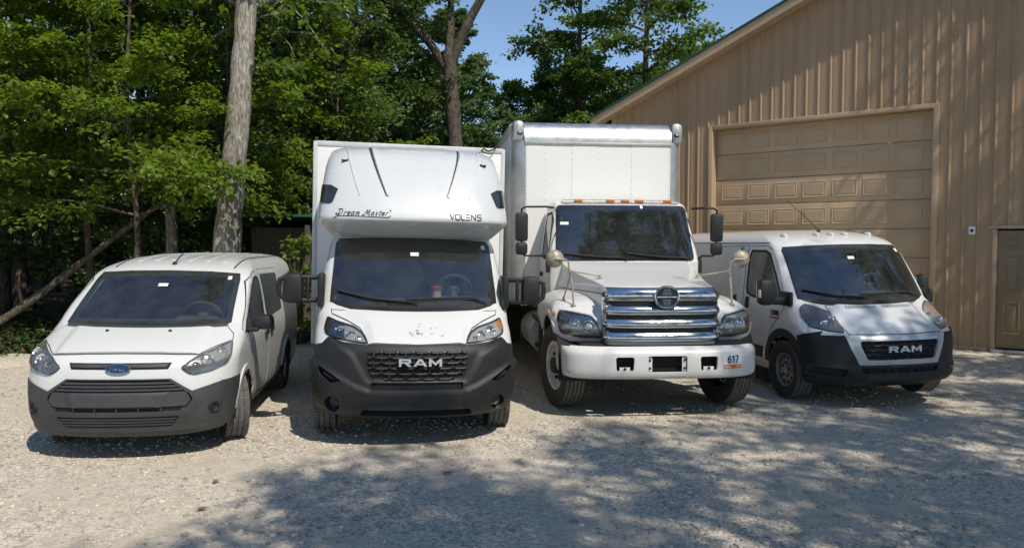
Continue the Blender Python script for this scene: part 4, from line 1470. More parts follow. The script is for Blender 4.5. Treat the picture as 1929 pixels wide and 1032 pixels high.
# ------------------------------------------------------------------ box truck on the van cab, with roof fairing
def moving_truck():
    dz = .06
    root = empty('box_truck', None, (-.914, 7.252, 0), (0, R(1.1), .176))
    tag(root, 'white box truck with black front bumper and rounded cab-over roof fairing', 'truck')
    S, Z = make_nose(root, 2.32, dz, True)
    # bumper
    shield = [(-.84, 1.06), (-.60, .91), (-.46, .67), (.46, .67), (.60, .91), (.84, 1.06)]
    gr = rpoly([(-.475, .935), (.475, .935), (.495, .88), (.455, .70), (.36, .675), (-.36, .675), (-.455, .70), (-.495, .88)], .03, 3)
    slot = rpoly([(-.435, .645), (.435, .645), (.435, .575), (-.435, .575)], .015, 2)
    vents = [rpoly([(sg * .685, .655), (sg * .905, .785), (sg * .90, .70), (sg * .80, .62)], .03, 3) for sg in (-1, 1)]
    fogs = [arc(sg * .775, .435, .068, 0, 360, 16)[:-1] for sg in (-1, 1)]
    low = rpoly([(-.50, .408), (.50, .408), (.53, .358), (-.53, .358)], .012, 2)
    blk = [(-.985, .82), (-.935, .93), (-.845, 1.03), (-.70, 1.0), (-.48, .985), (0, .978), (.48, .985), (.70, 1.0), (.845, 1.03), (.935, .93), (.985, .82), (1.0, .6), (.985, .42), (.93, .33), (.86, .305), (.54, .335), (0, .338), (-.54, .335), (-.86, .305), (-.93, .33), (-.985, .42), (-1.0, .6)]
    foldz = lambda x: .56 + .02 * sstep(abs(x), .4, .5) + .22 * sstep(abs(x), .44, .98)
    def lf(p):
        pod = sstep(-pdist(shield, p.x, p.z), -.005, .045)
        lower = sstep(foldz(p.x) - p.z, -.012, .014)
        plate = sstep(.455 - abs(p.x), -.004, .012) * sstep(p.z, .41, .425)
        inv = min([abs(pdist(v, p.x, p.z)) if not inside(v, p.x, p.z) else 0 for v in vents])
        return .026 * pod + .030 * lower * (1 - .55 * plate) + .0 * inv
    bp = panel(S, 'bumper', 'black_plastic', root, blk, 'F', .006, .03, .026, seam=.006, holes=[gr, slot, low] + vents + fogs, lift=lf)
    for q, nm in [(slot, 'lower_intake'), (low, 'air_gap')] + [(v, 'bumper_vent') for v in vents] + [(f, 'fog_recess') for f in fogs]:
        panel(S, nm, 'dark', bp, offset_poly(q, .02), 'F', .003, 0, .05)
    for sg in (-1, 1):
        h, n = S.hit(from2d('F', sg * .78, .435), mode_dir('F'))
        b = MB(); b.lathe([(.052, .022), (.042, .012), (.02, .005), (.001, .004)], c=h, axis=(n.x * .5, -1, 0), n=18); b.build('fog_lamp', 'grey_plastic', bp)
        bz = MB()
        h2, n2 = S.hit(from2d('F', sg * .83, .68), mode_dir('F'))
        bz.box(h2 + n2 * .015, (.13, .03, .035), .01, Matrix.Rotation(sg * .45, 3, 'Z') @ Matrix.Rotation(-sg * .5, 3, 'Y')); bz.build('vent_blade', 'black_plastic', bp)
    b = MB(); P = []
    for x in np.linspace(-.54, .54, 15):
        h, n = S.hit(from2d('F', x, .345), mode_dir('F')); P.append(h + n * .035)
    b.tube(P, .014, 8); b.build('lower_lip', 'grey_plastic', bp)
    panel(S, 'plate_mount', 'black_plastic', bp, rpoly([(-.425, .43), (.425, .43), (.425, .555), (-.425, .555)], .012, 2), 'F', .036, .01, .05)
    G = empty('grille', root)
    panel(S, 'grille_back', 'dark', G, offset_poly(gr, .02), 'F', .003, 0, .05)
    yf = lambda x, z: S.hit(from2d('F', x, z), mode_dir('F'))[0].y - .016
    hex_grille(G, gr, yf, .15, .05, 'black_plastic', .0105)
    letters_ram(G, (.02, -.035, .842), .070)
    for sg in (-1, 1):
        P = [(sg * .475, .12, 1.0), (sg * .62, .18, 1.01), (sg * .80, .32, 1.03), (sg * .885, .46, 1.06), (sg * .915, .52, 1.12), (sg * .918, .55, 1.235), (sg * .80, .42, 1.195), (sg * .64, .32, 1.155), (sg * .56, .25, 1.11), (sg * .515, .18, 1.06)]
        am = [(sg * .915, .52, 1.22), (sg * .915, .5, 1.12), (sg * .88, .45, 1.09), (sg * .86, .42, 1.20)]
        headlight(S, root, P, (-sg * .35, 1, -.25), 'lens', [((sg * .78, .3, 1.115), .052), ((sg * .655, .25, 1.075), .042), ((sg * .575, .2, 1.04), .028)], am)
    # flaking paint on the hood
    r2 = random.Random(5)
    ch = MB()
    for k in range(42):
        a = r2.gauss(0, 1); x = .02 + (r2.gauss(-.03, .035) if r2.random() < .45 else r2.choice((-.01, .03, .07, .16)) + r2.gauss(0, .05)); z = 1.062 + r2.gauss(0, .014) + (.05 if r2.random() < .25 else 0)
        if abs(x) > .3: continue
        s0 = r2.uniform(.002, .007)
        q = []
        nn = r2.randint(4, 7)
        for i in range(nn):
            t = 2 * math.pi * i / nn
            rr = s0 * r2.uniform(.5, 1.3)
            h, n = S.hit(from2d('F', x + rr * 1.4 * math.cos(t), z + rr * .7 * math.sin(t)), mode_dir('F')); q.append(h + n * .0345)
        ch.add(q, [tuple(range(nn))])
    tag(ch.build('paint_chips', M_chip, root), kind='stuff')
    # tow mirrors
    for sg in (-1, 1):
        m = empty('mirror', root)
        hd = MB(); hd.box((sg * 1.245, .80, 1.495), (.20, .16, .31), .055); hd.build('mirror_head', 'black_plastic', m)
        fr = MB()
        fr.tube([(sg * .96, .86, 1.60), (sg * 1.10, .80, 1.605), (sg * 1.32, .76, 1.605), (sg * 1.375, .75, 1.58), (sg * 1.385, .75, 1.50), (sg * 1.375, .75, 1.42), (sg * 1.32, .76, 1.375), (sg * 1.10, .80, 1.365), (sg * .96, .86, 1.37)], .026, 10)
        fr.box((sg * .97, .90, 1.47), (.07, .30, .36), .03)
        fr.box((sg * 1.10, .80, 1.485), (.035, .05, .24), .012)
        fr.build('mirror_arm', 'black_plastic', m)
        g = MB(); g.box((sg * 1.245, .885, 1.495), (.17, .01, .26), .004); g.build('mirror_glass', 'chrome', m)
    # fairing over the cab
    FL = [(2.015, 1.25, .87, .34), (2.05, 1.14, .90, .34), (2.12, 1.0, .96, .34), (2.18, .88, 1.01, .34), (2.205, .84, 1.026, .34), (2.225, .83, 1.03, .34), (2.26, .835, 1.027, .34), (2.40, .90, 1.018, .36), (2.60, 1.02, 1.005, .38), (2.80, 1.16, .985, .40), (2.93, 1.29, .965, .43), (3.02, 1.46, .94, .46), (3.075, 1.68, .90, .46), (3.10, 1.9, .84, .40), (3.115, 2.12, .72, .17), (3.12, 2.26, .45, .03)]
    Vf, Ff = loft(FL, 2.30, 5, 22, 12, 3.8, 2.3)
    SF = Surf(Vf, Ff)
    fa = SF.mesh('roof_fairing', 'fibreglass', root)
    def crease_strip(name, mat, tx, bx, wt, wb, off, thick):
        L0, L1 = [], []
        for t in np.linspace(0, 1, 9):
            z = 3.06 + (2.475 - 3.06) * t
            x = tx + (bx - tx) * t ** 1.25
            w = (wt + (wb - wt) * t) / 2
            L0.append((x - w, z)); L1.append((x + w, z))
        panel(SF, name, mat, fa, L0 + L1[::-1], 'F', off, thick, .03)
    crease_strip('crease_shade_strip', 'seam', -.50, -.315, .030, .008, .002, .002)  # flat dark strips: shade of the two inner creases put in as colour
    crease_strip('crease_shade_strip', 'seam', .50, .33, .024, .008, .002, .002)
    crease_strip('crease_ridge', 'fibreglass', -.74, -.59, .030, .012, .010, .012)
    crease_strip('crease_ridge', 'fibreglass', .74, .58, .030, .012, .010, .012)
    crease_strip('crease_ridge', 'fibreglass', -.455, -.295, .05, .018, .016, .018)
    crease_strip('crease_ridge', 'fibreglass', .545, .352, .05, .018, .016, .018)
    panel(SF, 'roof_dip', 'fibreglass', fa, rpoly([(-.34, 3.02), (.34, 3.02), (.40, 3.075), (-.40, 3.075)], .03), 'F', .010, .012, .05)
    for sg in (-1, 1):
        panel(SF, 'side_lens', 'glass_dark', fa, [(sg * 1.02, 1.35, 2.60), (sg * 1.01, 1.05, 2.585), (sg * .915, 1.05, 2.56), (sg * .90, 1.0, 2.54), (sg * .905, .98, 2.40), (sg * .92, .98, 2.385), (sg * 1.0, .95, 2.38), (sg * 1.02, 1.2, 2.40)], None, .008, .01, .04, d=(-sg * .8, .7, 0))
        panel(SF, 'side_lens_backing', 'ink', fa, [(sg * 1.02, 1.35, 2.60), (sg * 1.01, 1.05, 2.585), (sg * .915, 1.05, 2.56), (sg * .90, 1.0, 2.54), (sg * .905, .98, 2.40), (sg * .92, .98, 2.385), (sg * 1.0, .95, 2.38), (sg * 1.02, 1.2, 2.40)], None, .003, .004, .04, d=(-sg * .8, .7, 0))
        h, n = SF.hit(from2d('F', sg * .76, 2.865), mode_dir('F'))
        b = MB(); b.box(h + n * .012, (.075, .03, .032), .012, Matrix.Rotation(sg * -.2, 3, 'Z')); b.build('marker_lamp', 'black_plastic', fa)
        b = MB(); b.box(h + n * .028 - Vector((0, 0, .002)), (.05, .012, .018), .005, Matrix.Rotation(sg * -.2, 3, 'Z')); b.build('marker_lens', 'clear_lens', fa)
    sw = [[(-.86, 2.222), (-.83, 2.242), (-.78, 2.25), (-.55, 2.248), (-.32, 2.243), (-.285, 2.246), (-.265, 2.262)], [(-.275, 2.315), (-.265, 2.318), (-.268, 2.308), (-.275, 2.315)]]
    strokes(SF, 'script_lettering', fa, 'Dream Master', [1.25, .62, .66, .76, .98, .55, 1.12, .72, .60, .50, .62, .6], -.83, 2.262, .060, .92, .30, .0040, off=.004, extra=sw)
    strokes(SF, 'block_lettering', fa, 'VOLENS', [1.05, 1.08, .85, 1.02, 1.08, 1.0], .36, 2.240, .058, 1.0, .0, .0046, curve=False, off=.005)
    # the box
    bx = MB()
    y0, y1, z0, z1, hw = 2.31, 6.9, .72, 3.20, 1.18
    bx.box((0, (y0 + y1) / 2, (z0 + z1) / 2), (2 * hw - .012, y1 - y0 - .012, z1 - z0 - .012), .01)
    box = bx.build('cargo_box', 'box_white', root)
    for sg in (-1, 1):
        b = MB(); b.box((sg * (hw - .02), y0 + .03, (z0 + z1) / 2), (.055, .075, z1 - z0 + .004), .016); b.build('corner_post', 'box_grey', box)
        b = MB(); b.box((sg * (hw - .015), (y0 + y1) / 2 + .05, z1 - .03), (.045, y1 - y0 - .1, .085), .012); b.build('roof_rail', 'box_grey', box)
        b = MB(); b.box((sg * (hw - .02), (y0 + y1) / 2 + .05, z0 + .05), (.06, y1 - y0 - .1, .12), .012); b.build('floor_rail', 'alu_dull', box)
    b = MB(); b.box((0, y0 + .02, z1 - .025), (2 * hw - .06, .055, .065), .014); b.build('front_cap', 'box_grey', box)
    b = MB(); b.tube([(.83, 1.95, 3.12), (.88, 2.1, 3.17), (.95, 2.2, 3.15), (1.06, 2.29, 3.20)], .009, 6); b.tube([(.83, 1.95, 3.12), (.93, 2.05, 3.10), (1.0, 2.2, 3.13)], .007, 6); b.build('loose_cable', 'seam', root)
    b = MB(); b.box((0, 4.6, .62), (.9, 4.4, .18)); b.box((0, 2.2, .55), (.8, 1.4, .2)); b.build('chassis', 'dark', root)
    for sg in (-1, 1):
        make_wheel(root, sg * .92, 5.0, .372, .225, 'van')
    # fenders' arch lip seen beside the cab
    return root

M['chip'] = simple('bare_primer_chips', (0.07, 0.05, 0.04), .8)
M_chip = 'chip'
moving_truck()

# ------------------------------------------------------------------ compact van at the left
def compact_van():
    root = empty('compact_van', None, (-3.56, 6.7846, 0), (0, R(.8), .1317))
    root.scale = (1.03, 1, 1)
    tag(root, 'small white passenger van with charcoal bumper parked leftmost beside the trees', 'van')
    FL = [(.215, .17, .74, .42), (.24, .09, .82, .46), (.30, .045, .865, .50), (.38, .022, .89, .52), (.46, .015, .90, .53), (.56, .02, .908, .53), (.66, .03, .913, .53), (.76, .045, .915, .53), (.85, .07, .916, .53),
          (.905, .115, .916, .52), (.945, .18, .915, .51), (.99, .28, .912, .50), (1.04, .405, .905, .48), (1.09, .545, .895, .44), (1.13, .67, .887, .35), (1.155, .765, .88, .28), (1.19, .84, .874, .24),
          (1.30, 1.0, .858, .22), (1.45, 1.235, .832, .21), (1.60, 1.47, .798, .21), (1.655, 1.565, .78, .24), (1.70, 1.67, .755, .30), (1.74, 1.80, .715, .40), (1.775, 1.98, .665, .44), (1.80, 2.2, .59, .46), (1.82, 2.5, .47, .46), (1.83, 2.8, .30, .42), (1.834, 3.05, 0.0, .3)]
    V, F = loft(FL, 4.40, 5, 24, 30, 2.5, 2.2)
    S = Surf(V, F)
    ws = [(-.755, 1.178), (-.4, 1.158), (0, 1.152), (.4, 1.158), (.755, 1.178), (.748, 1.24), (.71, 1.58), (.69, 1.635), (.4, 1.655), (0, 1.662), (-.4, 1.655), (-.69, 1.635), (-.71, 1.58), (-.748, 1.24)]
    w1 = [(.93, 1.075), (1.05, 1.06), (2.02, 1.10), (2.04, 1.56), (1.98, 1.60), (1.82, 1.59), (1.60, 1.50), (1.28, 1.30), (1.05, 1.15)]
    w2 = rpoly([(2.14, 1.10), (3.22, 1.13), (3.20, 1.60), (2.16, 1.62)], .05, 3)
    S.cut(offset_poly(ws, -.03), 'F', lambda c: c.y < 1.9)
    for md, sg in (('R', -1), ('L', 1)):
        S.cut(offset_poly(w1, -.025), md, lambda c: c.x * sg > .4)
        S.cut(offset_poly(w2, -.03), md, lambda c: c.x * sg > .4)
        for yc in (.90, 3.56):
            S.cut(arc(yc, .322, .385, 0, 360, 36)[:-1], md, lambda c: c.x * sg > .4)
    S.mesh('body', 'white', root, .03, 'trim_light')
    panel(S, 'windshield_seal', 'seam', root, offset_poly(ws, .010), 'F', .003, .004, .05, holes=[offset_poly(ws, -.04)])
    wsh = panel(S, 'windshield', 'glass', root, ws, 'F', .007, .006, .06)
    panel(S, 'sun_band', 'seam', wsh, [(-.66, 1.632), (.66, 1.632), (.4, 1.652), (0, 1.658), (-.4, 1.652)], 'F', .004, 0, .05)
    panel(S, 'toll_sticker', 'sticker', wsh, [(-.055, 1.505), (.04, 1.505), (.04, 1.535), (-.055, 1.535)], 'F', .011, 0, .05)
    panel(S, 'corner_sticker', 'sticker', wsh, [(.60, 1.575), (.64, 1.575), (.635, 1.61), (.598, 1.61)], 'F', .011, 0, .05)
    hood = [(-.62, .938), (-.3, .952), (0, .955), (.3, .952), (.62, .938), (.72, .99), (.835, 1.03), (.82, 1.075), (.745, 1.138), (.4, 1.128), (0, 1.124), (-.4, 1.128), (-.745, 1.138), (-.82, 1.075), (-.835, 1.03), (-.72, .99)]
    fold = [(-.60, .9), (.60, .9), (.63, 1.3), (-.63, 1.3)]
    panel(S, 'hood', 'white', root, hood, 'F', .004, .010, .03, seam=.006, lift=lambda p: .016 * sstep(pdist(fold, p.x, p.z), -.015, .03))
    panel(S, 'cowl', 'grey_plastic', root, [(-.75, 1.17), (-.4, 1.15), (0, 1.145), (.4, 1.15), (.75, 1.17), (.74, 1.146), (.4, 1.136), (0, 1.132), (-.4, 1.136), (-.74, 1.146)], 'F', .004, .004, .05)
    for x in (-.28, .28):
        h, n = S.hit(from2d('F', x, 1.10), mode_dir('F'))
        b = MB(); b.lathe([(.016, .012), (.016, .030), (.008, .036), (.001, .036)], c=h, axis=n, n=10); b.build('washer_nozzle', 'seam', root)
    # front end
    gr = [(-.41, .728), (.41, .728), (.575, .60), (.60, .545), (.535, .455), (-.535, .455), (-.60, .545), (-.575, .60)]
    low = rpoly([(-.51, .405), (.51, .405), (.44, .312), (-.44, .312)], .02, 2)
    fogs = [[(sg * .66, .395), (sg * .76, .50), (sg * .865, .535), (sg * .885, .42), (sg * .80, .385)] for sg in (-1, 1)]
    blk = [(-.90, .70), (-.80, .682), (-.60, .622), (-.43, .742), (.43, .742), (.60, .622), (.80, .682), (.90, .70), (.905, .5), (.89, .36), (.80, .255), (.5, .228), (0, .222), (-.5, .228), (-.80, .255), (-.89, .36), (-.905, .5)]
    bp = panel(S, 'bumper', 'grey_plastic', root, blk, 'F', .008, .02, .026, holes=[offset_poly(gr, .004), low] + [rpoly(f, .04, 3) for f in fogs],
               lift=lambda p: .020 * sstep(p.z, .30, .26) + .014 * sstep(-pdist(gr, p.x, p.z), .10, .02))
    for f in fogs:
        panel(S, 'fog_recess', 'grey_plastic', bp, offset_poly(f, .035), 'F', .004, 0, .05)
        h, n = S.hit(from2d('F', (f[0][0] + f[2][0]) / 2, .455), mode_dir('F'))
        b = MB(); b.lathe([(.052, .004), (.052, .016), (.04, .020), (.03, .006), (.001, .004)], c=h, axis=n, n=18); b.build('fog_cap', 'black_plastic', bp)
    for sg, md in ((-1, 'R'), (1, 'L')):
        panel(S, 'bumper_side', 'grey_plastic', root, [(.28, .26), (.50, .25), (.50, .40), (.54, .52), (.58, .68), (.58, .705), (.28, .69)], md, .010, .012, .04)
        panel(S, 'arch_lip', 'white', root, arc(.90, .322, .425, 35, 172, 24) + arc(.90, .322, .372, 172, 35, 24), md, .012, .018, .05)
        panel(S, 'arch_lip', 'white', root, arc(3.56, .322, .42, 8, 172, 24) + arc(3.56, .322, .372, 172, 8, 24), md, .012, .018, .05)
        wheel_well(root, sg * .895, .90, .322, .378, .42)
        wheel_well(root, sg * .895, 3.56, .322, .378, .42)
    G = empty('grille', root)
    panel(S, 'grille_back', 'dark', G, offset_poly(gr, .01), 'F', .002, 0, .05)
    for k, z in enumerate((.705, .675, .645)):
        hwid = .415 + (.728 - z) * 1.25
        q = [(-hwid, z + .009), (hwid, z + .009), (hwid + .015, z - .009), (-hwid - .015, z - .009)]
        panel(S, 'grille_bar', 'grey_plastic', G, q, 'F', .016, .014, .05)
    cen = [(-.555, .622), (.555, .622), (.588, .545), (.55, .492), (-.55, .492), (-.588, .545)]
    panel(S, 'grille_plate', 'grey_plastic', G, cen, 'F', .014, .012, .03, lift=lambda p: .022 * sstep(pdist([(-.42, .618), (.42, .618), (.36, .47), (-.36, .47)], p.x, p.z), -.02, .012))
    panel(S, 'plate_pad', 'grey_plastic', G, rpoly([(-.32, .50), (.32, .50), (.32, .592), (-.32, .592)], .01, 2), 'F', .042, .008, .05)
    for x in (-.36, -.18, 0, .18, .36):
        h, n = S.hit(from2d('F', x, .472), mode_dir('F')); b = MB(); b.box(h + n * .01, (.02, .012, .03), .003); b.build('grille_rib', 'grey_plastic', G)
    panel(S, 'lower_intake', 'dark', bp, offset_poly(low, .02), 'F', .002, 0, .05)
    for z in (.382, .357, .332):
        hwid = .50 - (.405 - z) * .7
        panel(S, 'intake_bar', 'grey_plastic', bp, [(-hwid, z + .007), (hwid, z + .007), (hwid, z - .007), (-hwid, z - .007)], 'F', .014, .012, .05)
    # slot above the grille with the badge
    sl = [(-.42, .875), (.42, .875), (.40, .832), (-.40, .832)]
    panel(S, 'upper_slot', 'dark', root, offset_poly(sl, .006), 'F', .003, .002, .05)
    panel(S, 'slot_bar', 'grey_plastic', root, [(-.40, .868), (.40, .868), (.39, .842), (-.39, .842)], 'F', .012, .010, .05)
    bd = empty('badge', root)
    el = lambda a, b_: [(a * math.cos(2 * math.pi * k / 28), .829 + b_ * math.sin(2 * math.pi * k / 28)) for k in range(28)]
    panel(S, 'badge_rim', 'chrome', bd, el(.105, .040), 'F', .024, .02, .03)
    panel(S, 'badge_face', 'blue_badge', bd, el(.095, .033), 'F', .027, .0, .03)
    # white script on the oval
    sb = MB()
    for st in ([(-.062, -.004), (-.050, .014), (-.030, .018)], [(-.052, .0), (-.036, .004)], [(-.048, .014), (-.056, -.016), (-.066, -.014)], [(-.030, -.012), (-.018, -.014), (-.014, .0), (-.026, .002), (-.030, -.012)], [(-.004, .004), (-.008, -.014)], [(-.006, -.002), (.008, .004)], [(.034, .0), (.020, .002), (.018, -.013), (.030, -.012), (.046, .020)], [(.046, .020), (.038, -.014), (.052, -.012)]):
        P = []
        for q in spline([(a, b_, 0) for a, b_ in st], 4):
            h, n = S.hit(from2d('F', q[0] * 1.15, .829 + q[1]), mode_dir('F')); P.append(h + n * .029)
        sb.tube(P, .0028, 4)
    sb.build('badge_script', 'chrome', bd)
    for sg in (-1, 1):
        P = [(sg * .50, .12, .835), (sg * .56, .13, .785), (sg * .61, .15, .768), (sg * .72, .27, .785), (sg * .815, .42, .83), (sg * .85, .48, .90), (sg * .862, .58, 1.035), (sg * .80, .45, 1.005), (sg * .70, .30, .958), (sg * .62, .2, .922)]
        headlight(S, root, P, (-sg * .4, 1, -.2), 'lens_old', [((sg * .70, .25, .885), .060), ((sg * .795, .4, .935), .048), ((sg * .605, .2, .835), .035)],
                  [(sg * .54, .12, .825), (sg * .60, .14, .79), (sg * .63, .15, .80), (sg * .58, .14, .845)])
    # sides
    for md, sg in (('R', -1), ('L', 1)):
        d1 = [(1.30, .30), (2.06, .30), (2.09, 1.0), (2.10, 1.60), (2.03, 1.66), (1.78, 1.645), (1.54, 1.56), (1.22, 1.33), (.90, 1.10), (1.02, .98), (1.22, .72), (1.31, .48)]
        dr = panel(S, 'door', 'white', root, d1, md, .004, .010, .06, seam=.007, holes=[offset_poly(w1, .002)])
        panel(S, 'window', 'glass', dr, w1, md, .002, .004, .06)
        panel(S, 'window_seal', 'seam', dr, offset_poly(w1, .012), md, .006, .004, .06, holes=[offset_poly(w1, -.02)])
        panel(S, 'quarter_post', 'seam', dr, [(1.26, 1.08), (1.295, 1.08), (1.335, 1.33), (1.30, 1.30)], md, .006, .004, .05)
        panel(S, 'handle', 'black_plastic', dr, rpoly([(1.86, .925), (2.03, .935), (2.03, .985), (1.86, .975)], .02, 3), md, .03, .02, .04)
        d2 = [(2.12, .30), (3.02, .30), (3.14, .62), (3.28, .80), (3.29, 1.0), (3.29, 1.66), (2.12, 1.675)]
        sd = panel(S, 'sliding_door', 'white', root, d2, md, .0045, .010, .07, seam=.007, holes=[offset_poly(w2, .002)])
        panel(S, 'window', 'glass_dark', sd, w2, md, .003, .004, .07)
        panel(S, 'handle', 'black_plastic', sd, rpoly([(2.20, .935), (2.36, .94), (2.36, .99), (2.20, .985)], .02, 3), md, .03, .02, .04)
        panel(S, 'sill_moulding', 'grey_plastic', root, [(1.30, .235), (3.14, .235), (3.14, .335), (1.30, .335)], md, .014, .014, .07)
        if sg < 0: continue
        m = MB(); m.box((sg * 1.05, 1.06, 1.165), (.21, .13, .155), .05); mm = m.build('mirror', 'black_plastic', root)
        a = MB(); a.box((sg * .925, 1.02, 1.09), (.17, .08, .05), .02); a.build('mirror_arm', 'black_plastic', mm)
        a = MB(); a.box((sg * 1.05, 1.128, 1.165), (.17, .01, .12), .004); a.build('mirror_glass', 'chrome', mm)
    # roof ribs and aerial
    for x in (-.45, -.27, -.09, .09, .27, .45):
        panel(S, 'roof_rib', 'white', root, [(x - .02, 1.98), (x + .02, 1.98), (x + .02, 4.2), (x - .02, 4.2)], 'T', .007, .007, .06)
    for sg in (-1, 1):
        b = MB(); P = []
        for yy in np.linspace(1.75, 4.25, 24):
            h, n = S.hit(Vector((sg * .61, yy, 4)), (0, 0, -1)); P.append(h + n * .001)
        b.tube(P, .008, 5); b.build('roof_channel', 'seam', root)
    h, n = S.hit(Vector((-.02, 1.78, 4)), (0, 0, -1))
    b = MB(); b.lathe([(.028, -.01), (.026, .012), (.012, .03), (.001, .03)], c=h, axis=(0, 0, 1), n=12)
    b.tube([h + Vector((0, 0, .015)), h + Vector((.05, .16, .13))], [.009, .006], 6); b.build('antenna', 'seam', root)
    # cabin
    d = MB(); d.box((0, 1.08, 1.06), (1.46, .50, .22), .07); d.box((.38, 1.15, 1.16), (.40, .26, .10), .04); d.build('dashboard', 'trim', root)
    make_seat(root, .38, 1.85, .70); make_seat(root, -.38, 1.85, .70)
    make_steering(root, .38, 1.40, 1.19, .185, 1.0)
    b = MB(); b.box((0, 3.0, .95), (1.5, .04, 1.3)); b.build('rear_seat_row', 'trim', root)
    b = MB(); b.box((0, 2.3, .28), (1.1, 3.6, .14)); b.box((0, 2.23, .42), (1.6, 1.8, .06)); b.build('underbody', 'dark', root)
    for sg in (-1, 1):
        make_wheel(root, sg * .785, .90, .322, .215, 'ford', 22)
        make_wheel(root, sg * .785, 3.56, .322, .215, 'ford')
    return root

compact_van()

# ------------------------------------------------------------------ conventional box truck with chrome grille
def delivery_truck():
    root = empty('delivery_truck', None, (1.735, 8.406, 0), (0, 0, .1026))
    tag(root, 'large white delivery truck with long hood, chrome grille and tall cargo box', 'truck')
    # fenders
    Vf, Ff = loft([(.86, .37, 1.165, .30), (.93, .315, 1.185, .32), (1.03, .305, 1.198, .34), (1.13, .335, 1.20, .36), (1.20, .39, 1.19, .38), (1.255, .465, 1.16, .40), (1.30, .57, 1.11, .42), (1.335, .72, 1.04, .44), (1.365, .92, .96, .45), (1.39, 1.2, .87, .4), (1.40, 1.4, .75, .3)], 1.90, 5, 22, 18, 3.2, 2.4, close=False)
    SF = Surf(Vf, Ff)
    for md, sg in (('R', -1), ('L', 1)):
        SF.cut(arc(.98, .50, .635, 0, 360, 40)[:-1], md, lambda c: c.x * sg > .5)
    SF.cut([(-.60, .5), (.60, .5), (.60, 1.5), (-.60, 1.5)], 'F')
    fen = SF.mesh('fenders', 'white_truck', root)
    for md, sg in (('R', -1), ('L', 1)):
        panel(SF, 'arch_lip', 'white_truck', fen, arc(.98, .50, .675, 34, 172, 30) + arc(.98, .50, .622, 172, 34, 30), md, .012, .02, .05)
        wheel_well(root, sg * 1.17, .98, .50, .63, .62)
        b = MB(); b.box((sg * 1.15, 1.66, .66), (.02, .05, .44), .008); b.build('mud_flap_edge', 'white_truck', fen)
        b = MB(); b.box((sg * .98, 1.78, .72), (.44, .05, .62), .01); b.build('splash_guard', 'black_plastic', fen)
        h, n = SF.hit(from2d(md, .62, 1.16), mode_dir(md))
        b = MB(); b.lathe([(.028, .0), (.028, .012), (.018, .02), (.001, .022)], c=h, axis=n, n=14); b.build('side_marker', 'amber', fen)
        P = [(sg * .665, .3, .915), (sg * .90, .36, .915), (sg * 1.11, .50, .955), (sg * 1.145, .55, 1.08), (sg * 1.135, .55, 1.20), (sg * 1.0, .45, 1.185), (sg * .80, .36, 1.15), (sg * .755, .34, 1.11)]
        panel(SF, 'headlight_bezel', 'lamp_housing', root, [(p[0] + sg * (.018 if abs(p[0]) > .9 else -.02), p[1], p[2] + (.02 if p[2] > 1.05 else -.02)) for p in P], None, .003, .006, .05, d=(-sg * .3, 1, 0))
        headlight(SF, root, P, (-sg * .3, 1, 0), 'lens', [((sg * .84, .3, 1.04), .068), ((sg * .98, .4, 1.06), .06), ((sg * .735, .3, .97), .035)],
                  [(sg * 1.01, .4, 1.02), (sg * 1.10, .5, 1.0), (sg * 1.10, .5, .96), (sg * 1.0, .4, .945)] if sg < 0 else [(sg * 1.06, .4, 1.08), (sg * 1.13, .5, 1.08), (sg * 1.11, .5, .96), (sg * 1.04, .4, .955)])
    # hood with grille
    kf = lambda x, y, z: 1 + .47 * sstep(y, .1, 2.1) * 1.0
    Vh, Fh = loft([(.84, .16, .645, .14), (.95, .15, .645, .14), (1.15, .145, .643, .14), (1.35, .145, .64, .14), (1.44, .15, .635, .15), (1.475, .165, .63, .17), (1.495, .21, .622, .22), (1.52, .36, .615, .28), (1.56, .66, .61, .30), (1.60, .95, .607, .30), (1.65, 1.27, .603, .30), (1.70, 1.55, .60, .26), (1.735, 1.78, .60, .12)], 1.93, 5, 20, 16, 3.0, 2.0, kf, close=False)
    SH = Surf(Vh, Fh)
    hd = SH.mesh('hood', 'white_truck', root)
    gap = MB(); P = []
    for yy in np.linspace(.42, 1.85, 20):
        h, n = SH.hit(from2d('R', yy, 1.405), mode_dir('R')); P.append(h + n * .002)
    gap.tube(P, .005, 5); gap.build('hood_seam', 'seam', hd)
    G = empty('grille', root)
    gw = [(-.64, 1.478), (.64, 1.478), (.655, .87), (-.655, .87)]
    panel(SH, 'grille_back', 'black_steel', G, gw, 'F', .004, .006, .05)
    for z0, z1 in ((1.335, 1.478), (1.178, 1.280), (1.028, 1.130), (.872, .980)):
        panel(SH, 'grille_bar', 'chrome', G, rpoly([(-.65, z0), (.65, z0), (.64, z1), (-.64, z1)], .012, 2), 'F', .016, .02, .022,
              lift=lambda p, a=z0, b=z1: .030 * math.sin(math.pi * min(1, max(0, (p.z - a) / (b - a))) ** .8) ** .8)
    for sg in (-1, 1):
        panel(SH, 'grille_side', 'chrome', G, [(sg * .625, 1.47), (sg * .648, 1.47), (sg * .66, .87), (sg * .637, .87)], 'F', .03, .03, .04)
    for z in (1.311, 1.161, 1.011):
        panel(SH, 'grille_mesh', 'black_plastic', G, [(-.63, z - .012), (.63, z - .012), (.63, z + .012), (-.63, z + .012)], 'F', .012, .01, .04)
    E_ = empty('emblem', root)
    c = Vector((0, .075, 1.388))
    b = MB(); b.tube([c + Vector((.135 * math.cos(t), -.01, .118 * math.sin(t))) for t in [2 * math.pi * k / 36 for k in range(36)]], .014, 8, closed=True)
    b.build('emblem_ring', 'chrome', E_)
    b = MB(); b.lathe([(.128, .0), (.126, .012), (.001, .016)], c=c, axis=(0, -1, 0), n=36)
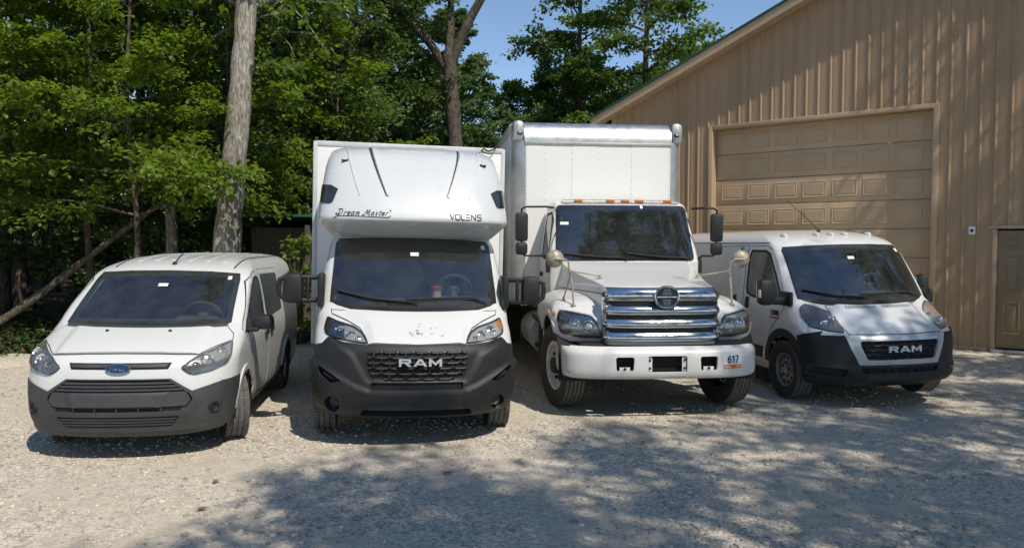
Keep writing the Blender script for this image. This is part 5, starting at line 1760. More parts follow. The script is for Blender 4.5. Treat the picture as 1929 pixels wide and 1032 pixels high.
    for i, v in enumerate(b.v): b.v[i] = (v[0], v[1], c.z + (v[2] - c.z) * .88)
    b.build('emblem_disc', 'black_steel', E_)
    b = MB(); b.box(c + Vector((0, -.02, 0)), (.235, .014, .026), .006)
    b.build('emblem_letter', 'chrome', E_)
    for s in (-1, 1):
        for k in range(4):
            q = MB(); q.box(c + Vector((0, -.016, s * (.03 + .018 * k))), (.10 - .008 * k, .006, .006), .001); q.build('emblem_slit', 'chrome', E_)
    # bumper
    Vb, Fb = loft([(.47, .07, 1.10, .36), (.49, .03, 1.125, .37), (.52, .012, 1.135, .375), (.58, .0, 1.14, .38), (.70, .0, 1.142, .38), (.755, .004, 1.142, .38), (.785, .018, 1.14, .38), (.815, .05, 1.132, .375), (.838, .10, 1.11, .36)], .80, 4, 26, 8, 3.4, 2.5, close=False)
    SB = Surf(Vb, Fb)
    h1 = [rpoly([(sg * .385, .568), (sg * .575, .568), (sg * .585, .728), (sg * .375, .728)], .03, 3) for sg in (-1, 1)]
    h2 = rpoly([(-.225, .552), (.225, .552), (.225, .738), (-.225, .738)], .025, 3)
    lf = lambda p: .012 * sstep(.775 - p.z, -.004, .02) * 0
    bm_ = panel(SB, 'bumper', 'white_truck', root, [(-1.06, .475), (0, .475), (1.06, .475), (1.095, .50), (1.10, .60), (1.10, .76), (1.09, .80), (1.05, .836), (0, .836), (-1.05, .836), (-1.09, .80), (-1.10, .76), (-1.10, .60), (-1.095, .50)], 'F', .0, .03, .03, holes=h1 + [h2])
    for md, sg in (('R', -1), ('L', 1)):
        panel(SB, 'bumper_end', 'white_truck', bm_, rpoly([(.12, .475), (.72, .50), (.76, .65), (.74, .80), (.12, .836)], [0, .06, .06, .05, 0], 4), md, -.001, .03, .03)
        for f in h1:
            if f[0][0] * sg > 0:
                panel(SB, 'tow_recess', 'dark', bm_, offset_poly(f, .03), 'F', -.11, 0, .05)
        q = MB(); q.box((sg * .48, .035, .592), (.12, .012, .042), .004); q.build('tow_bracket', 'white_truck', bm_)
        q = MB(); q.lathe([(.016, .0), (.016, .012), (.001, .014)], c=(sg * .48, .028, .596), axis=(0, -1, 0), n=8); q.build('tow_bolt', 'black_steel', bm_)
        q = MB(); q.box((sg * .195, .03, .645), (.05, .012, .165), .004); q.build('plate_bracket', 'white_truck', bm_)
        for zz in (.60, .69):
            q = MB(); q.lathe([(.014, .0), (.014, .01), (.001, .012)], c=(sg * .198, .023, zz), axis=(0, -1, 0), n=8); q.build('plate_bolt', 'black_steel', bm_)
    panel(SB, 'plate_recess', 'dark', bm_, offset_poly(h2, .03), 'F', -.10, 0, .05)
    panel(SB, 'number_patch', 'decal_white', bm_, [(.645, .585), (.885, .585), (.885, .745), (.645, .745)], 'F', .003, 0, .04)
    panel(SB, 'orange_strip', 'orange', bm_, [(.65, .588), (.875, .588), (.875, .628), (.65, .628)], 'F', .005, 0, .03)
    strokes(SB, 'unit_number', bm_, '617', [.66, .52, .6], .700, .650, .078, .56, .0, .0068, off=.004)
    b = MB()
    for x0, x1, z in ((.665, .74, .607), (.80, .86, .611)):
        q = []
        for x, zz in ((x0, z - .005), (x1, z - .005), (x1, z + .005), (x0, z + .005)):
            h, n = SB.hit(from2d('F', x, zz), mode_dir('F')); q.append(h + n * .0062)
        b.add(q, [(0, 1, 2, 3)])
    b.build('strip_print', 'decal_white', bm_)
    # black filler between bumper and hood, chassis, tanks
    b = MB(); b.box((0, .60, .80), (1.9, .70, .12), .03); b.box((0, 1.3, .62), (.9, 2.2, .30), .02); b.box((0, 6.0, .80), (.86, 8.6, .26), .01); b.box((0, .95, .46), (1.5, .14, .16), .04); b.build('chassis', 'black_steel', root)
    b = MB(); b.tube([(-1.0, 2.2, .72), (-1.0, 3.3, .72)], .27, 20); b.build('fuel_tank', 'alu_dull', root)
    b = MB(); b.box((-1.02, 2.32, .95), (.34, .6, .05), .01); b.box((-1.05, 2.32, .60), (.30, .6, .05), .01); b.build('cab_step', 'black_steel', root)
    # cab
    Vc, Fc = loft([(.98, 1.90, 1.0, .10), (1.3, 1.88, 1.03, .12), (1.70, 1.845, 1.035, .13), (1.76, 1.85, 1.032, .14), (2.0, 1.93, 1.005, .15), (2.3, 2.04, .965, .16), (2.47, 2.10, .94, .17), (2.54, 2.15, .915, .20), (2.585, 2.24, .865, .24), (2.61, 2.4, .76, .25), (2.625, 2.55, .5, .15), (2.63, 2.68, 0, .08)], 2.86, 5, 20, 14, 3.0, 2.4)
    SCB = Surf(Vc, Fc)
    ws = rpoly([(-.945, 1.765), (.945, 1.765), (.895, 2.495), (-.895, 2.495)], .05, 4)
    win = rpoly([(2.03, 1.70), (2.16, 1.76), (2.68, 1.80), (2.70, 2.40), (2.26, 2.41), (2.16, 2.30)], .04, 3)
    SCB.cut(offset_poly(ws, -.03), 'F', lambda c: c.y < 2.3)
    for md, sg in (('R', -1), ('L', 1)): SCB.cut(offset_poly(win, -.025), md, lambda c: c.x * sg > .6)
    SCB.mesh('cab', 'white_truck', root, .03, 'trim_light')
    panel(SCB, 'windshield_seal', 'seam', root, offset_poly(ws, .014), 'F', .006, .006, .05, holes=[offset_poly(ws, -.045)])
    wsh = panel(SCB, 'windshield', 'glass', root, ws, 'F', .010, .006, .06)
    panel(SCB, 'pass_sticker', 'sticker', wsh, [(-.87, 2.235), (-.76, 2.235), (-.76, 2.275), (-.87, 2.275)], 'F', .013, 0, .05)
    make_wiper(SCB, root, [(-.85, 1.84), (-.4, 1.80), (-.05, 1.785), (.0, 1.76)]); make_wiper(SCB, root, [(.0, 1.85), (.45, 1.80), (.80, 1.785), (.85, 1.76)])
    vis = panel(SCB, 'visor_strip', 'peeled', root, [(-.80, 2.525), (.80, 2.525), (.84, 2.545), (.80, 2.59), (-.80, 2.59), (-.84, 2.545)], 'F', .006, .01, .04)
    for x in (-.60, -.16, .05, .25, .66):
        h, n = SCB.hit(from2d('F', x, 2.555), mode_dir('F'))
        b = MB(); b.box(h + n * .022, (.115, .05, .042), .012); b.build('marker_light', 'amber', root)
    for md, sg in (('R', -1), ('L', 1)):
        dr = panel(SCB, 'door', 'white_truck', root, [(1.98, 1.02), (2.76, 1.02), (2.77, 2.0), (2.76, 2.46), (2.24, 2.48), (2.10, 2.32), (1.99, 1.72)], md, .005, .01, .06, seam=.008, holes=[offset_poly(win, .002)])
        panel(SCB, 'window', 'glass_dark', dr, win, md, .003, .004, .06)
        panel(SCB, 'window_seal', 'seam', dr, offset_poly(win, .014), md, .0075, .004, .06, holes=[offset_poly(win, -.02)])
        panel(SCB, 'handle', 'black_plastic', dr, rpoly([(2.58, 1.52), (2.72, 1.52), (2.72, 1.58), (2.58, 1.58)], .02, 3), md, .03, .02, .04)
        # big mirrors on tubular arms
        mx = sg * (1.42 if sg < 0 else 1.27)
        my = 1.92
        m = empty('mirror', root)
        a = MB(); a.tube([(sg * .97, 2.08, 2.47), (sg * 1.10, my, 2.475), (mx - sg * .05, my, 2.47), (mx, my, 2.44), (mx, my, 2.36)], .014, 8)
        a.tube([(mx, my, 2.36), (mx, my, 1.86), (mx - sg * .04, my, 1.82), (sg * 1.08, my + .02, 1.82), (sg * 1.03, 1.98, 1.78)], .014, 8); a.build('mirror_arm', 'black_steel', m)
        a = MB(); a.box((mx, my, 2.205), (.175, .085, .385), .04, -sg * .12); a.build('mirror_head', 'black_plastic', m)
        a = MB(); a.box((mx, my, 1.915), (.165, .08, .165), .04, -sg * .12); a.build('convex_mirror_head', 'black_plastic', m)
        a = MB(); a.box((sg * 1.055, 1.98, 1.69), (.05, .10, .20), .02); a.build('mirror_bracket', 'black_plastic', m)
        # round fender mirror
        r = empty('fender_mirror', root)
        dc = Vector((sg * 1.15, .78, 1.80))
        a = MB(); a.lathe([(.105, .0), (.10, -.02), (.07, -.045), (.03, -.058), (.001, -.06)], c=dc, axis=(0, 1, 0), n=28); a.lathe([(.105, 0), (.108, .012), (.001, .012)], c=dc, axis=(0, 1, 0), n=28)
        a.build('mirror_back', 'brass', r)
        a = MB()
        for t in (.4, 1.9, 3.4, 5.0):
            a.tube([dc + Vector((0, -.062, 0)), dc + Vector((.07 * math.cos(t), -.045, .07 * math.sin(t)))], .006, 5)
        a.tube([dc + Vector((0, -.065, 0)), dc + Vector((-sg * .10, -.07, .0)), dc + Vector((-sg * .15, -.06, -.03)), dc + Vector((-sg * .165, -.05, -.12)), (sg * .965, .62, 1.45)], .0105, 8)
        p3, _ = SF.hit(Vector((sg * .96, .58, 3)), (0, 0, -1)); p2, _ = SF.hit(Vector((sg * 1.04, .80, 3)), (0, 0, -1)); p1, _ = SH.hit(Vector((sg * .60, .80, 3)), (0, 0, -1))
        a.tube([(sg * .965, .62, 1.45), p3 + Vector((0, 0, .02))], .0105, 8)
        a.tube([(sg * .975, .68, 1.66), p1 + Vector((0, 0, .03))], .009, 8)
        a.tube([(sg * .975, .67, 1.63), p2 + Vector((0, 0, .02))], .009, 8)
        a.build('mirror_stay', 'brass', r)
        for p in (p1, p2, p3):
            a = MB(); a.lathe([(.034, -.02), (.034, .008), (.015, .014), (.012, .045), (.001, .05)], c=p, axis=(0, 0, 1), n=14); a.build('stay_foot', 'brass', r)
    # cabin
    d = MB(); d.box((0, 2.18, 1.70), (1.8, .40, .22), .06); d.box((.45, 2.22, 1.80), (.46, .26, .12), .05); d.build('dashboard', 'trim', root)
    make_seat(root, .5, 2.44, 1.45); make_seat(root, -.5, 2.44, 1.45); make_steering(root, .5, 2.26, 1.88, .22, .85)
    b = MB(); b.box((0, 2.80, 1.85), (1.8, .03, 1.3)); b.build('bulkhead', 'trim', root)
    # cargo box
    cx, hw, y0, y1, z0, z1 = -.15, 1.28, 2.98, 10.6, 1.08, 3.79
    rad = .26
    prof = [(y0 + .02, z0)]
    b = MB()
    b.box((cx, (y0 + y1) / 2 + .12, (z0 + z1 - .004) / 2), (2 * hw - .02, y1 - y0 - .30, z1 - z0 - .004), .0)
    b.box((cx, y0 + .15, (z0 + 3.47) / 2), (2 * hw - .4, .28, 3.47 - z0))
    box = b.build('cargo_box', 'box_grey', root)
    # five front sheets
    xs = [-1.08, -.80, -.395, .0, .50, 1.08]
    for k in range(5):
        q = MB(); q.box((cx + (xs[k] + xs[k + 1]) / 2, y0 + .003 * (k % 2), (z0 + 3.48) / 2), (xs[k + 1] - xs[k] + .02, .012, 3.48 - z0), .0); q.build('front_sheet', 'box_white', box)
    for sg in (-1, 1):
        q = MB(); q.lathe([(.20, 0), (.20, 3.50 - z0)], c=(cx + sg * (hw - .20), y0 + .20, z0), axis=(0, 0, 1), n=40); q.build('corner_post', 'alu_dull', box, 60)
        # corner cap
        q = MB()
        q.box((cx + sg * (hw - .085), y0 + .14, 3.635), (.185, .32, .32), .075)
        cp = q.build('corner_cap', 'alu_dull', box)
        q = MB(); q.box((cx + sg * (hw - .10), y0 - .022, 3.60), (.075, .03, .045), .01); q.build('cap_lamp', 'black_plastic', cp)
        q = MB(); q.box((cx + sg * (hw - .10), y0 - .04, 3.605), (.04, .02, .02), .006); q.build('cap_lamp_lens', 'clear_lens', cp)
        q = MB(); q.box((cx + sg * (hw - .01), (y0 + y1) / 2 + .2, 3.72), (.05, y1 - y0 - .5, .15), .015); q.build('roof_rail', 'alu_dull', box)
        q = MB(); q.box((cx + sg * (hw - .01), (y0 + y1) / 2 + .2, z0 + .08), (.05, y1 - y0 - .5, .17), .015); q.build('floor_rail', 'alu_dull', box)
        for k in range(6):
            q = MB(); q.box((cx + sg * (hw - .006), y0 + .45 + 1.2 * k + .58, (z0 + z1) / 2), (.012, 1.185, z1 - z0 - .30), .003); q.build('side_sheet', 'box_grey', box)
    # polished quarter-round nose
    nose = MB()
    pr = [(y0 - .012, 3.475)] + [(y0 - .012 + .30 * (1 - math.cos(t)), 3.50 + .295 * math.sin(t)) for t in np.linspace(0, math.pi / 2, 14)] + [(y0 + .40, 3.795)]
    vs, fs = [], []
    XN = np.linspace(cx - hw + .17, cx + hw - .17, 9)
    for x in XN:
        vs += [(x, a, b_) for a, b_ in pr]
    n = len(pr)
    for i in range(len(XN) - 1):
        for k in range(n - 1):
            fs.append((i * n + k, i * n + k + 1, (i + 1) * n + k + 1, (i + 1) * n + k))
    nose.add(vs, fs)
    nose.build('roof_nose', 'alu', box, 60)
    q = MB(); q.box((cx, y0 - .012, 3.455), (2 * hw - .36, .012, .045), .004); q.build('nose_rail', 'alu_dull', box)
    rv = MB()
    for x in (-1.075, -.80, -.395, .0, .50, 1.07):
        for k in range(18 if abs(x) < 1 else 34):
            z = 3.42 - k * (.10 if abs(x) < 1 else .05)
            s_ = .0065
            rv.add([(cx + x - s_, y0 - .0105, z), (cx + x, y0 - .0105, z - s_), (cx + x + s_, y0 - .0105, z), (cx + x, y0 - .0105, z + s_), (cx + x, y0 - .0135, z)], [(0, 1, 4), (1, 2, 4), (2, 3, 4), (3, 0, 4)])
    for k in range(26):
        x = -1.05 + k * .084
        rv.add([(cx + x - .006, y0 - .019, 3.455), (cx + x, y0 - .019, 3.449), (cx + x + .006, y0 - .019, 3.455), (cx + x, y0 - .019, 3.461), (cx + x, y0 - .022, 3.455)], [(0, 1, 4), (1, 2, 4), (2, 3, 4), (3, 0, 4)])
    tag(rv.build('rivets', 'rivet', box), kind='stuff')
    for sg in (-1, 1):
        make_wheel(root, sg * 1.02, .98, .50, .275, 'truck', 10)
        make_wheel(root, sg * 1.0, 7.2, .50, .275, 'truck')
    return root

M['rivet'] = simple('rivet_grey', (.16, .16, .16), .5)
M['peeled'] = simple('peeled_grey_strip', (.30, .29, .28), .7, 0, .6, 22, .3, 60)
delivery_truck()

# ------------------------------------------------------------------ trees
def leaf_mat(name, c0, c1, trans=0.45):
    m, nt, b = new_mat(name)
    L = nt.links
    nt.nodes.remove(b)
    g = N(nt, 'ShaderNodeNewGeometry')
    cr = N(nt, 'ShaderNodeValToRGB')
    cr.color_ramp.elements[0].color = (*c0, 1)
    cr.color_ramp.elements[1].color = (*c1, 1)
    L.new(g.outputs['Random Per Island'], cr.inputs['Fac'])
    df = N(nt, 'ShaderNodeBsdfPrincipled', Roughness=.45)
    df.inputs['Specular IOR Level'].default_value = .35
    L.new(cr.outputs['Color'], df.inputs['Base Color'])
    tr = N(nt, 'ShaderNodeBsdfTranslucent')
    hs = N(nt, 'ShaderNodeHueSaturation'); hs.inputs['Saturation'].default_value = 1.15; hs.inputs['Value'].default_value = 1.5; hs.inputs['Hue'].default_value = .485
    L.new(cr.outputs['Color'], hs.inputs['Color']); L.new(hs.outputs['Color'], tr.inputs['Color'])
    mx = N(nt, 'ShaderNodeMixShader'); mx.inputs['Fac'].default_value = trans
    L.new(df.outputs['BSDF'], mx.inputs[1]); L.new(tr.outputs['BSDF'], mx.inputs[2])
    L.new(mx.outputs['Shader'], nt.nodes['Material Output'].inputs['Surface'])
    return m

def bark_mat(name, c0, c1, scale=1.0):
    m, nt, b = new_mat(name)
    L = nt.links
    tc = N(nt, 'ShaderNodeTexCoord')
    mp = N(nt, 'ShaderNodeMapping'); mp.inputs['Scale'].default_value = (1, 1, .20)
    L.new(tc.outputs['Object'], mp.inputs['Vector'])
    n = N(nt, 'ShaderNodeTexNoise', Scale=30.0 * scale, Detail=9.0, Roughness=.68, Distortion=.6)
    L.new(mp.outputs['Vector'], n.inputs['Vector'])
    n2 = N(nt, 'ShaderNodeTexNoise', Scale=3.2, Detail=5.0, Roughness=.6)
    L.new(tc.outputs['Object'], n2.inputs['Vector'])
    cr = N(nt, 'ShaderNodeValToRGB')
    cr.color_ramp.elements[0].color = (*c0, 1); cr.color_ramp.elements[0].position = .36
    cr.color_ramp.elements[1].color = (*c1, 1); cr.color_ramp.elements[1].position = .62
    L.new(n.outputs['Fac'], cr.inputs['Fac'])
    mx = N(nt, 'ShaderNodeMix', data_type='RGBA', blend_type='MULTIPLY'); mx.inputs['Factor'].default_value = .8
    r2 = N(nt, 'ShaderNodeValToRGB')
    r2.color_ramp.elements[0].color = (.55, .55, .5, 1); r2.color_ramp.elements[0].position = .38
    r2.color_ramp.elements[1].color = (1.1, 1.1, 1.08, 1); r2.color_ramp.elements[1].position = .6
    L.new(n2.outputs['Fac'], r2.inputs['Fac'])
    L.new(cr.outputs['Color'], mx.inputs['A']); L.new(r2.outputs['Color'], mx.inputs['B'])
    L.new(mx.outputs['Result'], b.inputs['Base Color'])
    b.inputs['Roughness'].default_value = .95; b.inputs['Specular IOR Level'].default_value = .1
    bp = N(nt, 'ShaderNodeBump', Strength=1.0, Distance=.035)
    L.new(n.outputs['Fac'], bp.inputs['Height']); L.new(bp.outputs['Normal'], b.inputs['Normal'])
    return m

M['leaf'] = leaf_mat('leaf_green', (.066, .125, .026), (.155, .232, .053))
M['leaf_bright'] = leaf_mat('leaf_bright_green', (.09, .155, .022), (.195, .28, .05), .5)
M['leaf_dark'] = leaf_mat('leaf_dark_green', (.034, .072, .02), (.078, .125, .034), .42)
M['needle'] = leaf_mat('pine_needle_green', (.085, .15, .055), (.16, .235, .088), .42)
M['bark'] = bark_mat('grey_brown_bark', (.13, .112, .095), (.54, .495, .43))
M['bark_dark'] = bark_mat('dark_bark', (.04, .033, .026), (.20, .17, .135))

def limb_path(r, p0, az, el, ln, n=6, droop=0.0, wob=.12):
    pts = [np.array(p0, float)]
    a, e = az, el
    st = ln / n
    for k in range(n):
        a += r.normal(0, wob); e += r.normal(0, wob * .7) - droop / n
        pts.append(pts[-1] + st * np.array((math.cos(a) * math.cos(e), math.sin(a) * math.cos(e), math.sin(e))))
    return pts

def leaf_quads(P, D, size, r, flat, curl=.25):
    """P centres (n,3), D outward directions (n,3); one folded leaf each: 4 points, 2 triangles"""
    n = len(P)
    D = D + r.normal(0, .55, (n, 3)); D[:, 2] -= .15
    D /= np.linalg.norm(D, axis=1)[:, None] + 1e-9
    U = r.normal(0, 1, (n, 3)) * (1 - flat) + np.array((0, 0, 1.0)) * flat * 1.6
    S = np.cross(D, U); S /= np.linalg.norm(S, axis=1)[:, None] + 1e-9
    U = np.cross(S, D)
    s = size * (.65 + .7 * r.random(n))[:, None]
    a = P - D * s * .5
    t = P + D * s * .5 - U * s * curl * .4
    l = P + S * s * .34 + U * s * curl * .35
    q = P - S * s * .34 + U * s * curl * .35
    V = np.stack([a, l, t, q], 1).reshape(-1, 3)
    i = 4 * np.arange(n)[:, None]
    F = np.concatenate([i + np.array([[0, 1, 2]]), i + np.array([[0, 2, 3]])], 1).reshape(-1, 3)
    return V, F

def build_tree(seed, trunk, r0, r1, limbs, leaf, nleaf, bark='bark', leafmat='leaf', flat=.5, forks=(), twigs=7, twig_len=.34, flare=1.5, spread=.16):
    """trunk: list of points; limbs: list of (t along trunk, azimuth deg, elevation deg, length, droop)
    returns (trunk mesh, crown mesh)"""
    r = np.random.default_rng(seed)
    tb = MB()
    T = spline(trunk, 7)
    K = len(T)
    rad = [r0 + (r1 - r0) * (k / (K - 1)) ** .9 for k in range(K)]
    rad = [q * (1 + .05 * math.sin(k * 1.9 + seed) + .035 * math.sin(k * 3.7)) for k, q in enumerate(rad)]
    rad[0] *= flare; rad[1] *= 1 + (flare - 1) * .6; rad[2] *= 1 + (flare - 1) * .3
    tb.tube(T, rad, 14)
    heads = []
    for fk in forks:
        D = spline(fk['pts'], 4)
        kk = len(D)
        tb.tube(D, [fk['r0'] + (fk['r1'] - fk['r0']) * i / (kk - 1) for i in range(kk)], 10)
        heads.append((D, [fk['r0'] + (fk['r1'] - fk['r0']) * i / (kk - 1) for i in range(kk)]))
    heads.insert(0, (T, rad))
    PP, DD = [], []
    ntw = 0
    for lb in limbs:
        t, az, el, ln, dr = lb[:5]
        src = heads[lb[5]] if len(lb) > 5 else heads[0]
        i = min(len(src[0]) - 1, int(t * (len(src[0]) - 1)))
        p0 = src[0][i]
        L0 = limb_path(r, p0, R(az), R(el), ln, 7, dr)
        lr = min(src[1][i] * .55, .018 * ln + .012)
        tb.tube(L0, [lr * (1 - .86 * k / 7) for k in range(8)], 6)
        for k in range(twigs):
            f = .22 + .78 * (k + r.random()) / twigs
            j = min(6, int(f * 7)); fr = f * 7 - j
            b = L0[j] * (1 - fr) + L0[j + 1] * fr
            d = L0[min(j + 1, 7)] - L0[max(j - 1, 0)]
            a2 = math.atan2(d[1], d[0]) + (1 if k % 2 else -1) * r.uniform(.4, 1.25)
            e2 = r.normal(.12, .28) - dr * .3
            tl = ln * twig_len * (1.15 - .6 * f) * r.uniform(.7, 1.3)
            W = limb_path(r, b, a2, e2, tl, 4, dr * .5, .2)
            tb.tube(W, [lr * .30, lr * .24, lr * .18, lr * .12, .003], 4)
            W = np.array(W)
            m = max(3, int(nleaf * (.6 + .8 * r.random())))
            u = .15 + .95 * r.random(m)
            jj = np.clip((u * 4).astype(int), 0, 3); ff = np.clip(u * 4 - jj, 0, 1.4)[:, None]
            base = W[jj] * (1 - ff) + W[jj + 1] * ff
            dirv = W[jj + 1] - W[jj]
            side = r.normal(0, 1, (m, 3)) * np.array((1, 1, .45))
            off = side * spread * (.5 + tl * .45)
            PP.append(base + off)
            DD.append(dirv / (np.linalg.norm(dirv, axis=1)[:, None] + 1e-9) * .5 + off / (np.linalg.norm(off, axis=1)[:, None] + 1e-9))
            ntw += 1
    V, F = leaf_quads(np.concatenate(PP), np.concatenate(DD), leaf, r, flat)
    cm = np_mesh('crown', V, F)
    cm.materials.append(M[leafmat])
    tm = bpy.data.meshes.new('trunk')
    tm.from_pydata(tb.v, [], tb.f)
    tm.shade_smooth()
    tm.materials.append(M[bark])
    return tm, cm

def place_tree(name, meshes, loc, rz, sc, label, cat='tree', group=None):
    root = empty(name, None, loc, (0, 0, rz))
    root.scale = (sc, sc, sc)
    for nm, me in zip(('trunk', 'crown'), meshes):
        o = bpy.data.objects.new(nm, me); COL.objects.link(o); o.parent = root
    tag(root, label, cat, group)
    return root

def auto_limbs(seed, n, t0, t1, l0, l1, e0, e1, droop, az0=0, az1=360):
    r = random.Random(seed)
    out = []
    for k in range(n):
        f = k / max(1, n - 1)
        t = t0 + (t1 - t0) * f
        az = (k * 137.5 + r.uniform(-25, 25)) % 360 if az1 - az0 >= 360 else r.uniform(az0, az1)
        out.append((t, az, e0 + (e1 - e0) * f + r.uniform(-8, 8), (l0 + (l1 - l0) * f) * r.uniform(.8, 1.2), droop))
    return out

# generic kinds (shared by several trees)
K_UNDER = [build_tree(11 + k, [(0, 0, 0), (.1, .05, 2.2), (-.05, .1, 4.6), (.1, 0, 7.2)], .075, .02, auto_limbs(20 + k, 22, .40, .98, 2.5, 1.1, 14, 38, .35), .108, 54, 'bark_dark', 'leaf_bright', .72, twigs=9, spread=.15, flare=1.2) for k in range(2)]
K_OAK = [build_tree(31 + k, [(0, 0, 0), (.15, .1, 3.5), (-.1, .2, 7.5), (.2, 0, 12.0), (.1, .1, 15.5)], .22, .04, auto_limbs(40 + k, 40, .20, .99, 4.2, 1.8, 8, 52, .15), .108, 84, 'bark_dark', 'leaf', .35, twigs=11, spread=.20) for k in range(2)]
K_DARK = [build_tree(51, [(0, 0, 0), (.1, -.1, 4), (0, .1, 8), (.1, 0, 13)], .17, .03, auto_limbs(52, 38, .12, .99, 3.6, 1.5, 5, 45, .2), .108, 80, 'bark_dark', 'leaf_dark', .4, twigs=10, spread=.20)]
K_TALL = [build_tree(57 + k, [(0, 0, 0), (.2, .1, 5), (-.1, .2, 9.5), (.2, 0, 14.0), (.1, .1, 17.0)], .24, .05, auto_limbs(58 + k, 34, .36, .99, 4.6, 2.6, 5, 50, .15), .17, 40, 'bark_dark', 'leaf', .35, twigs=11, spread=.22) for k in range(2)]
K_FAR = [build_tree(61 + k, [(0, 0, 0), (.1, .1, 4), (-.1, .1, 8), (.1, 0, 11.5)], .2, .04, auto_limbs(62 + k, 34, .10, .99, 4.0, 1.6, 10, 55, .1), .145, 80, 'bark_dark', 'leaf', .3, twigs=10, spread=.26) for k in range(2)]

# big trunk standing behind the small van
away = lambda L: [l for l in L if abs((l[1] - 305 + 180) % 360 - 180) > (85 if l[0] < .85 else 40)]      # no limbs between trunk and sun
bt = build_tree(71, [(0, 0, -.1), (.10, 0, 2.2), (.32, .05, 4.6), (.46, .1, 6.6), (.60, .1, 9.5), (.7, 0, 14)], .275, .12,
                away(auto_limbs(72, 34, .56, .99, 4.2, 2.2, 20, 50, .2)) + [(.47, 20, 10, 1.0, .4)], .15, 40, 'bark', 'leaf', .5, twigs=10, flare=1.35)
place_tree('tree', bt, (-5.32, 14.0, 0), 0, 1.0, 'thick grey-barked trunk rising behind the small van')
# thinner trunk to its left
st = build_tree(75, [(0, 0, -.1), (-.05, 0, 3), (-.18, .05, 6), (-.25, .1, 10), (-.2, 0, 13)], .135, .05, auto_limbs(76, 26, .32, .99, 3.4, 1.6, 8, 45, .3), .14, 38, 'bark', 'leaf_bright', .6, twigs=9, flare=1.3)
place_tree('tree', st, (-7.12, 16.0, .1), 0, 1.0, 'slim mottled trunk left of the thick grey trunk')

# understory saplings hanging layered leaves over the yard's left edge
US = [(-6.6, 13.2, .3, .95, 0, 'leafy sapling with bright layered leaves in front of the slim mottled trunk'), (-9.2, 12.6, 1.7, 1.05, 1, 'leafy sapling at the far left edge of the yard'), (-8.0, 14.6, 2.9, 1.1, 0, 'sapling with layered leaves behind the leaning log'), (-10.6, 14.4, 4.0, 1.15, 1, 'tall sapling at the left border behind the leaf-covered edge'), (-5.9, 15.6, 5.2, 1.1, 1, 'sapling leaves just left of the thick grey trunk'), (-4.45, 19.3, 3.6, 1.0, 0, 'bright sapling between the thick trunk and the fairing truck')]
for x, y, a, s, k, lab in US:
    place_tree('sapling', K_UNDER[k], (x, y, .05), a, s, lab, 'sapling', 'saplings at the forest edge')
# taller wood on the left
LW = [(-11.5, 17, .4, .95, 'oak', 0, 'broad oak filling the upper left corner'), (-9.0, 18.5, 2.0, 1.0, 'dark', 0, 'dark tree behind the saplings at the left'), (-6.4, 19.5, 4.2, 1.0, 'oak', 1, 'oak crown above and left of the thick grey trunk'), (-5.4, 21.5, .9, .85, 'dark', 0, 'dark tree between the thick grey trunk and the pine'), (-13.5, 21, 3.3, 1.1, 'oak', 1, 'oak deep in the wood at the far left'), (-8.0, 23.5, 5.5, 1.1, 'dark', 0, 'dark tree deep in the wood behind the slim trunk'), (-5.0, 25.0, 1.2, 1.1, 'oak', 0, 'oak deep in the wood behind the thick trunk'), (-15.5, 16, 2.7, 1.0, 'dark', 0, 'dark tree beyond the left border')]
for x, y, a, s, k, i, lab in LW:
    place_tree('forest_tree', (K_OAK if k == 'oak' else K_DARK)[i], (x, y, 0), a, s, lab, 'tree', 'trees of the left wood')

# white pine behind the fairing truck: whorls of flat soft sprays
def pine(seed):
    r = np.random.default_rng(seed)
    lim = []
    for k in range(15):
        f = k / 14
        for j in range(5):
            lim.append((.16 + .82 * f, j * 72 + k * 31 + r.uniform(-12, 12), 4 + 22 * f + r.uniform(-5, 5), (3.5 * (1 - f) ** .8 + .6) * r.uniform(.8, 1.15), -.15))
    return build_tree(seed, [(0, 0, 0), (.05, 0, 4), (0, .05, 8), (.05, 0, 12)], .2, .03, lim, .17, 44, 'bark_dark', 'needle', .25, twigs=8, twig_len=.36, spread=.13)
PN = pine(81)
for x, y, a, s, lab in ((-4.3, 27, .2, .98, 'soft green pine behind the fairing truck roof'), (-2.4, 30, 2.2, .92, 'pine standing behind the forked tree trunk'), (-7.3, 29, 4.0, 1.05, 'pine behind the thick grey trunk')):
    place_tree('pine_tree', PN, (x, y, 0), a, s, lab, 'pine', 'pines behind the trucks')

